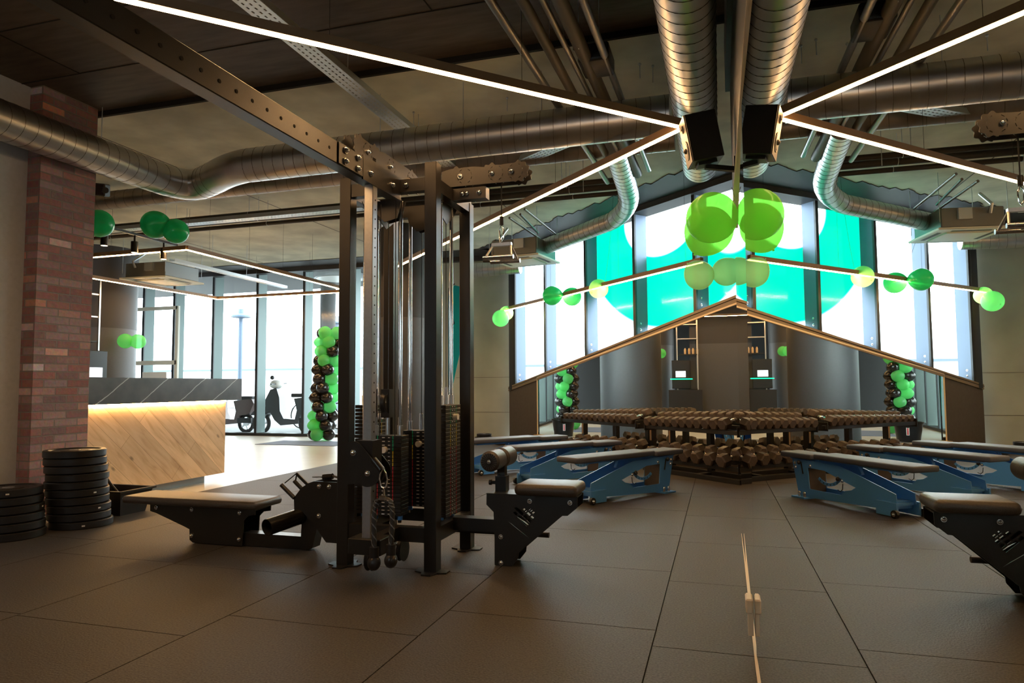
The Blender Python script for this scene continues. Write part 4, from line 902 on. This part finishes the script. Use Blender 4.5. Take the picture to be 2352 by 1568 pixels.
led((-10.02, 7.33, LZ), (-10.02, 11.69, LZ), 'warm LED line over the reception, left side of the rectangle', wires=(.4, .8))
led((-10.02, 11.69, LZ), (-6.85, 11.6, LZ), 'warm LED line over the reception, side along the street facade', wires=(.3, .7))
# track with spots
t = thing('lighting_track', 'thin black lighting track above the reception counter', 'lighting track', (-6.6, 6.2, 3.0)); b = MB(); sp0 = P(240, 545, 'z', 2.9); sp1 = P(376, 578, 'z', 2.9); b.bar(sp0+(sp0-sp1)*.6+V(0, 0, .135), sp1+(sp1-sp0)*.25+V(0, 0, .135), .03, .03); obj('rail', b, M['black'], t)
for i, (px, py) in enumerate(((240, 545), (309, 562), (376, 578))):
    p = P(px, py, 'z', 2.9); t = thing('track_spotlight', 'black cylinder spotlight over the reception, %s of three from the left' % ordinal(i), 'spotlight', tuple(p), 'black track spotlights')
    b = MB(); b.cyl(p+V(0, 0, .04), p-V(0, 0, .10), .042, 20); b.cyl(p+V(0, 0, .04), p+V(0, 0, .13), .012, 8); obj('housing', b, M['black'], t)
    b = MB(); b.cyl(p-V(0, 0, .1), p-V(0, 0, .102), .034, 20); obj('lens', b, M['spotglow'], t)

# ------------------------------------------------------------------ air conditioners
def cassette(c, ang, sz, label):
    t = thing('ceiling_air_conditioner', label, 'air conditioner', c, 'ceiling cassette air conditioners'); c = Vector(c); R = Matrix.Rotation(ang, 3, 'Z')
    b = MB(); b.box(c+V(0, 0, .012), (sz, sz, .03), R, 0, .008); b.box(c-V(0, 0, .010), (sz*.6, sz*.6, .02), R, 0, .004); 
    obj('face_panel', b, M['ac'], t)
    b = MB()
    for k in range(4):
        R2 = Matrix.Rotation(ang+k*math.pi/2, 3, 'Z'); b.box(c+R2 @ V(sz*.385, 0, -.003), (sz*.06, sz*.55, .004), R2)
    obj('air_slot', b, M['acdark'], t)
    b = MB(); b.box(c+V(0, 0, .16), (sz*.86, sz*.86, .25), R, 0, .01); obj('casing', b, M['acbox'], t)
    b = MB()
    for q in ((-1, -1), (1, 1), (1, -1), (-1, 1)): p = c+R @ V(q[0]*sz*.46, q[1]*sz*.46, 0); b.cyl(p+V(0, 0, .1), V(p.x, p.y, CEIL), .004, 6)
    obj('hanger_rod', b, M['zinc'], t); b = MB(); b.box(c+R @ V(.1, -sz*.45, .2), (.16, .05, .14), R); b.tube([c+R @ V(-.2, -sz*.44, .2), c+R @ V(-.2, -sz*.5, .3), c+R @ V(-.2, -sz*.2, .5)], .02, 8); obj('pipe_connection', b, M['zinc'], t)
cassette((-2.98, 10.08, 3.0), math.radians(-9), .86, 'white ceiling air conditioner in front of the slanted window')
cassette((-9.75, 9.95, 3.0), math.radians(2), .98, 'white ceiling air conditioner over the reception area')

# ------------------------------------------------------------------ wall speaker by the mirror
t = thing('wall_speaker', 'black two-way speaker on a bracket at the top of the mirror wall', 'speaker', (-.2, 4.55, 2.7))
c = V(-.205, 4.55, 2.69); R = Euler((0, math.radians(-10), math.radians(12))).to_matrix()
b = MB(); b.box(c, (.20, .185, .31), R, 0, .004); obj('cabinet', b, M['blackplas'], t)
b = MB(); b.box(c+R @ V(-.102, 0, 0), (.006, .18, .305), R); obj('baffle', b, M['cone'], t)
b = MB()
for (zz, rr) in ((-.055, .062), (.09, .026)):
    f = c+R @ V(-.106, 0, zz); ax = R @ V(-1, 0, 0); b.cyl(f, f+ax*.004, rr, 28); b.cyl(f+ax*.004, f+ax*.006, rr*.8, 28, mi=1); b.sph(f+ax*.004, rr*.3, seg=12)
obj('driver', b, [M['cone'], M['blackplas']], t)
b = MB(); b.bar(c+V(.02, 0, -.18), V(-.0, 4.6, 2.49), .035, .03); b.bb(-.006, -.0, 4.54, 4.66, 2.42, 2.56); b.box(c+R @ V(.0, 0, -.165), (.12, .10, .02), R); obj('wall_bracket', b, M['black'], t)

t = thing('surveillance_camera', 'small black device on the back of the brick pillar under the duct', 'camera', tuple(P(232, 436, 'y', 5.1)))
p = P(232, 436, 'y', 5.1); b = MB(); b.box(p, (.13, .10, .12), Euler((.2, .1, .3)).to_matrix(), 0, .01); obj('body', b, M['blackplas'], t)
b = MB(); b.cyl(p, V(-5.95, 4.925, p.z+.02), .015, 10); b.cyl(p+V(.06, -.02, -.01), p+V(.09, -.03, -.02), .03, 14); obj('arm', b, M['blackplas'], t)
# ------------------------------------------------------------------ balloons
def make_balloon(m):
    b = MB(); prof = []
    for k in range(19):
        a = math.pi*k/18; r = math.sin(a)*.5; z = math.cos(a)*.5
        if z < 0: r *= (1-.18*(z/.5)**2); z *= 1.12
        prof.append((max(r, .0005), z))
    b.lathe(prof, 28); t = obj('balloon', b, m); t['category'] = 'balloon'
    b = MB(); b.lathe([(.012, -.555), (.02, -.565), (.028, -.595), (.0, -.60)], 12); obj('knot', b, m, t); return t
PB = {}
def balloon(m, c, d, tilt, label, grp, group_first=[0]):
    if m not in PB: PB[m] = o = make_balloon(M[m])
    else: o = dup(PB[m], (0, 0, 0))
    o.location = c; o.rotation_euler = tilt; o.scale = (d, d, d); o['label'] = label; o['group'] = grp; return o
PI = math.pi; G1 = 'balloons beside the mirror and LED line'
balloon('blime', P(1635, 500, 'y', 4.25), .305, (1.2, .3, .6), 'large lime balloon under the speaker, upper of the touching two', G1)
balloon('blime', P(1628, 530, 'y', 4.55), .31, (.4, .6, 0), 'large lime balloon under the speaker, lower and behind', G1)
balloon('bpale', P(1606, 632, 'y', 7.5), .31, (0, 2.4, .2), 'pale green teardrop balloon at the mirror end of the LED line', G1)
balloon('bpale', P(1668, 624, 'y', 7.6), .30, (0, -2.2, -.2), 'pale green balloon touching its own reflection in the mirror', G1)
balloon('bmint', P(1375, 663, 'y', 9.6), .275, (1.1, .2, 2.5), 'light green balloon at the left end of the bright LED stretch', G1)
balloon('bteal', P(1268, 679, 'y', 10.3), .30, (0, -1.7, 0), 'dark green balloon hanging from a thread, left of the joined pair', G1)
balloon('bteal', P(1314, 681, 'y', 10.4), .29, (0, 1.9, 0), 'dark green balloon hanging from a thread, right of the joined pair', G1)
balloon('bmint', P(1150, 731, 'y', 11.6), .30, (1.2, .1, 2.8), 'mint balloon at the far left end of the window LED line, in front', G1)
balloon('bmint', P(1163, 719, 'y', 11.9), .26, (0, .6, 0), 'mint balloon at the far left end of the window LED line, behind', G1)
G2 = 'green balloons above the reception'
balloon('bteal', P(357, 516, 'y', 5.7), .29, (0, -1.75, 0), 'deep green balloon over the counter, left of the joined pair', G2)
balloon('bteal', P(404, 531, 'y', 5.8), .26, (0, 2.0, .4), 'deep green balloon over the counter, right of the joined pair', G2)
balloon('bteal', P(228, 513, 'y', 5.6), .29, (0, 1.8, 0), 'deep green balloon partly hidden by the brick pillar', G2)
balloon('bmint', P(288, 783, 'y', 9.93), .27, (0, -1.6, 0), 'light green balloon on the round column behind the counter, left one', G2)
balloon('bmint', P(317, 784, 'y', 10.05), .27, (0, 1.6, .4), 'light green balloon on the round column behind the counter, right one', G2)
for a, c_, lab in ((P(1407, 345, 'y', 9.3), P(1390, 643, 'y', 9.6), 'thin black thread above the light green balloon'), (P(1275, 605, 'y', 10.3), P(1291, 668, 'y', 10.35), 'thin black thread from the air conditioner to the joined balloons'), (P(1689, 430, 'y', 4.4), P(1687, 470, 'y', 4.3), 'short thread holding the large lime balloons'), (P(436, 480, 'z', 3.4), P(428, 528, 'y', 5.9), 'thin thread above the balloons over the counter')):
    if c_.x > -.03: c_.x = -.03
    if a.x > -.03: a.x = -.03
    if a.z > CEIL: a.z = CEIL-.001
    b = MB(); mid = (a+c_)/2+V(.03, 0, -.02); b.tube(bend(a, mid, c_), .002, 5); tag(obj('balloon_string', b, M['black']), lab, 'string', 'balloon strings')
# balloon column by the facade
n = 0
for k in range(12):
    zc = .13+.185*k; cx = -7.86+.085*zc; cy = 12.18
    for j in range(4):
        a = math.radians(90*j+45*(k % 2)+k*12); isb = ((j+k//2+(k % 2)*(j % 2)) % 4) in (0, 1) if k % 3 else (j % 2 == 0)
        d = .245+.02*random.random(); m = 'bblack' if isb else 'bmint'; x = cx+.165*math.cos(a); y = cy+.165*math.sin(a)
        side = ('back', 'left')[math.cos(a) < 0] if math.sin(a) > .3 else ('front right', 'front left')[math.cos(a) < 0]
        balloon(m, (x, y, max(zc, d*.52)), d, (math.pi/2*0, math.radians(90), a+math.pi), '%s balloon in the %s layer of the balloon column, %s side' % ('black' if isb else 'green', ordinal(k), side), 'balloons of the column by the facade')

# ------------------------------------------------------------------ feather flag and mat
t = thing('feather_flag', 'teal feather flag with dark figures by the concrete wall', 'flag', (-5.05, 12.4, 0))
b = MB(); b.plate([(0, 0.5), (.06, 1.1), (.2, 1.7), (.33, 2.3), (.36, 2.8), (.28, 3.0), (.1, 3.05), (-.02, 2.95), (-.03, 1.6)], [], ((-5.15, 12.4, 0), (1, 0, 0), (0, 0, 1)), .004)
b.plate([(.02, 2.2), (.10, 2.3), (.06, 2.45), (0, 2.4)], [], ((-5.15, 12.396, 0), (1, 0, 0), (0, 0, 1)), .003, mi=1); b.plate([(.0, 1.2), (.04, 1.35), (.05, 1.6), (.0, 1.5)], [], ((-5.15, 12.396, 0), (1, 0, 0), (0, 0, 1)), .003, mi=1); obj('banner', b, [M['teal'], M['gap']], t)
b = MB(); b.tube([V(-5.18, 12.4, .0), V(-5.19, 12.4, 2.6), V(-5.17, 12.4, 3.0), V(-5.05, 12.4, 3.08)], .012, 10); b.bb(-5.4, -4.95, 12.25, 12.55, 0, .012); obj('pole', b, M['black'], t)
b = MB(); b.bb(-8.6, -6.9, 11.1, 12.0, 0.0005, .008); tag(obj('entrance_mat', b, M['mat_blue']), 'thin blue-grey mat on the pale floor by the balloon column', 'mat')

# ------------------------------------------------------------------ outside
b = MB(); b.bb(-45, 25, FY+.26, 60, -.06, -.02); b.bb(-4, 25, 9.5, 13.36, -.07, -.03); struct('ground_street', b, M['pave'])
b = MB(); b.bb(-22, -5.2, FY+.27, 17.5, 3.95, 4.1); struct('ceiling_canopy', b, M['soffit'])
t = thing('ring_canopy_light', 'round white canopy light outside above the street', 'light', (-9.4, 15, 3.9)); b = MB(); b.cyl((-9.3, 15.2, 3.93), (-9.3, 15.2, 3.80), .62, 40); obj('ring', b, M['acbox'], t); b = MB(); b.cyl((-9.3, 15.2, 3.80), (-9.3, 15.2, 3.79), .56, 40); obj('diffuser', b, M['white'], t)
b = MB(); b.lathe([(.2, -.02), (.2, 3.95)], 32, (-10.05, 15.9, 0)); tag(obj('concrete_post', b, M['soffit']), 'round grey concrete post outside behind the balloon column', 'post')
b = MB(); b.bb(-30, -6, 30, 36, 0, 3.4); b.bb(-30, -6, 29.96, 30, 1.9, 2.0, mi=1); tag(obj('street_building', b, [M['build'], M['build2']]), 'pale hazy low building across the street', 'building')
for i, (px, y, h) in enumerate(((550, 19, 3.4), (772, 23, 3.5))):
    p = P(px, 900, 'y', y); t = thing('street_lamp', 'hazy blue-grey street lamp outside, %s' % ('behind the counter end', 'behind the balloon column'), 'street lamp', (p.x, y, 0)) if False else thing('street_lamp', 'hazy blue-grey street lamp outside, seen %s' % ('above the counter end', 'right of the concrete post')[i], 'street lamp', (p.x, y, 0), 'street lamps')
    b = MB(); b.cyl((p.x, y, -.02), (p.x, y, h), .07, 14); obj('pole', b, M['lamp'], t); b = MB(); b.lathe([(.0, h+.28), (.09, h+.25), (.09, h+.1), (.32, h+.04), (.32, h-.02), (.06, h-.06)], 20, (p.x, y, 0)); obj('lamp_head', b, M['lamp'], t)
def wheel(b, c, r, mi=0, mi2=1):
    b.tube([Vector(c)+V(r*math.cos(q), 0, r*math.sin(q)) for q in [i*math.pi/12 for i in range(24)]], r*.22, 10, mi=mi, closed=True); b.cyl(Vector(c)-V(0, .03, 0), Vector(c)+V(0, .03, 0), r*.35, 16, mi=mi2)
    for k in range(5): a = k*2*math.pi/5; b.bar(c, Vector(c)+V(r*.85*math.cos(a), 0, r*.85*math.sin(a)), .03, .03, mi=mi2)
def scooter(x, y, k, m, label, flip=1):
    t = thing('motor_scooter', label, 'scooter', (x, y, -.02), 'parked scooters outside'); X = lambda a, z, dy=0: V(x+flip*a*k, y+dy, z*k-.02)
    for (a, nm) in ((0, 'wheel'), (1.22, 'wheel')): b = MB(); wheel(b, X(a, .22), .20*k); obj(nm, b, [M['tyre'], M['steel']], t)
    b = MB(); pr = [(.10, .40), (.0, .46), (.08, .60), (.30, .98), (.46, 1.02), (.54, .80), (.56, .50), (.66, .33), (.95, .32), (1.0, .52), (.92, .78), (1.45, .84), (1.52, .72), (1.42, .50), (1.32, .44), (1.1, .42), (1.02, .22), (.58, .18), (.42, .30), (.30, .48), (.2, .46)]
    b.prism([X(a, z, -.12) for a, z in pr], (0, .24, 0)); obj('body', b, M[m], t)
    b = MB(); b.prism([X(a, z, -.13) for a, z in [(-.22, .40), (-.12, .5), (.1, .53), (.26, .46), (.2, .42), (.02, .46), (-.14, .40)]], (0, .26, 0)); obj('mudguard', b, M[m], t)
    b = MB(); b.bar(X(.04, .22, .09), X(.2, .5, .09), .05, .05); b.bar(X(.04, .22, -.09), X(.2, .5, -.09), .05, .05); obj('fork', b, M['steel'], t)
    b = MB(); b.sph(X(.38, 1.1), .13*k, (1.3, 1, .8)); obj('headlight', b, M['white'], t); b = MB(); b.bar(X(.44, 1.1, -.3), X(.44, 1.12, .3), .03, .03); b.sph(X(.46, 1.25, -.28), .05); obj('handlebar', b, M['blackplas'], t)
    b = MB(); b.box(X(1.15, .85), (.62*k, .24, .09), None, 0, .02); obj('seat', b, M['tyre'], t)
    b = MB(); b.sph(X(.16, .62, -.13), .03); b.box(X(1.3, .3, -.16), (.4*k, .06, .12)); obj('exhaust', b, M['blackplas'], t)
scooter(-10.75, 14.15, 1.06, 'scoot', 'grey motor scooter parked outside the facade, right of the counter')
scooter(-12.5, 14.3, .98, 'scoot2', 'rose-grey motor scooter outside, its rear showing beside the counter')
t = thing('bicycle', 'dark bicycle parked behind the grey scooter outside', 'bicycle', (-9.7, 15.6, 0)); b = MB()
for xx in (-10.6, -9.5): b.tube([V(xx+.33*math.cos(q), 15.6, .33+.33*math.sin(q)) for q in [i*math.pi/12 for i in range(24)]], .016, 8, closed=True)
obj('wheel', b, M['tyre'], t); b = MB()
for a, c_ in (((-10.6, .33), (-10.3, .85)), ((-10.3, .85), (-9.85, .35)), ((-10.3, .85), (-9.75, .85)), ((-9.75, .95), (-9.85, .35)), ((-9.85, .35), (-9.5, .33)), ((-9.5, .33), (-9.75, .8)), ((-10.3, .85), (-10.32, 1.02))): b.cyl((a[0], 15.6, a[1]), (c_[0], 15.6, c_[1]), .018, 8)
b.box(V(-9.75, 15.6, .98), (.26, .12, .05)); b.bar((-10.34, 15.3, 1.04), (-10.34, 15.9, 1.04), .025, .025); obj('frame', b, M['tyre'], t)
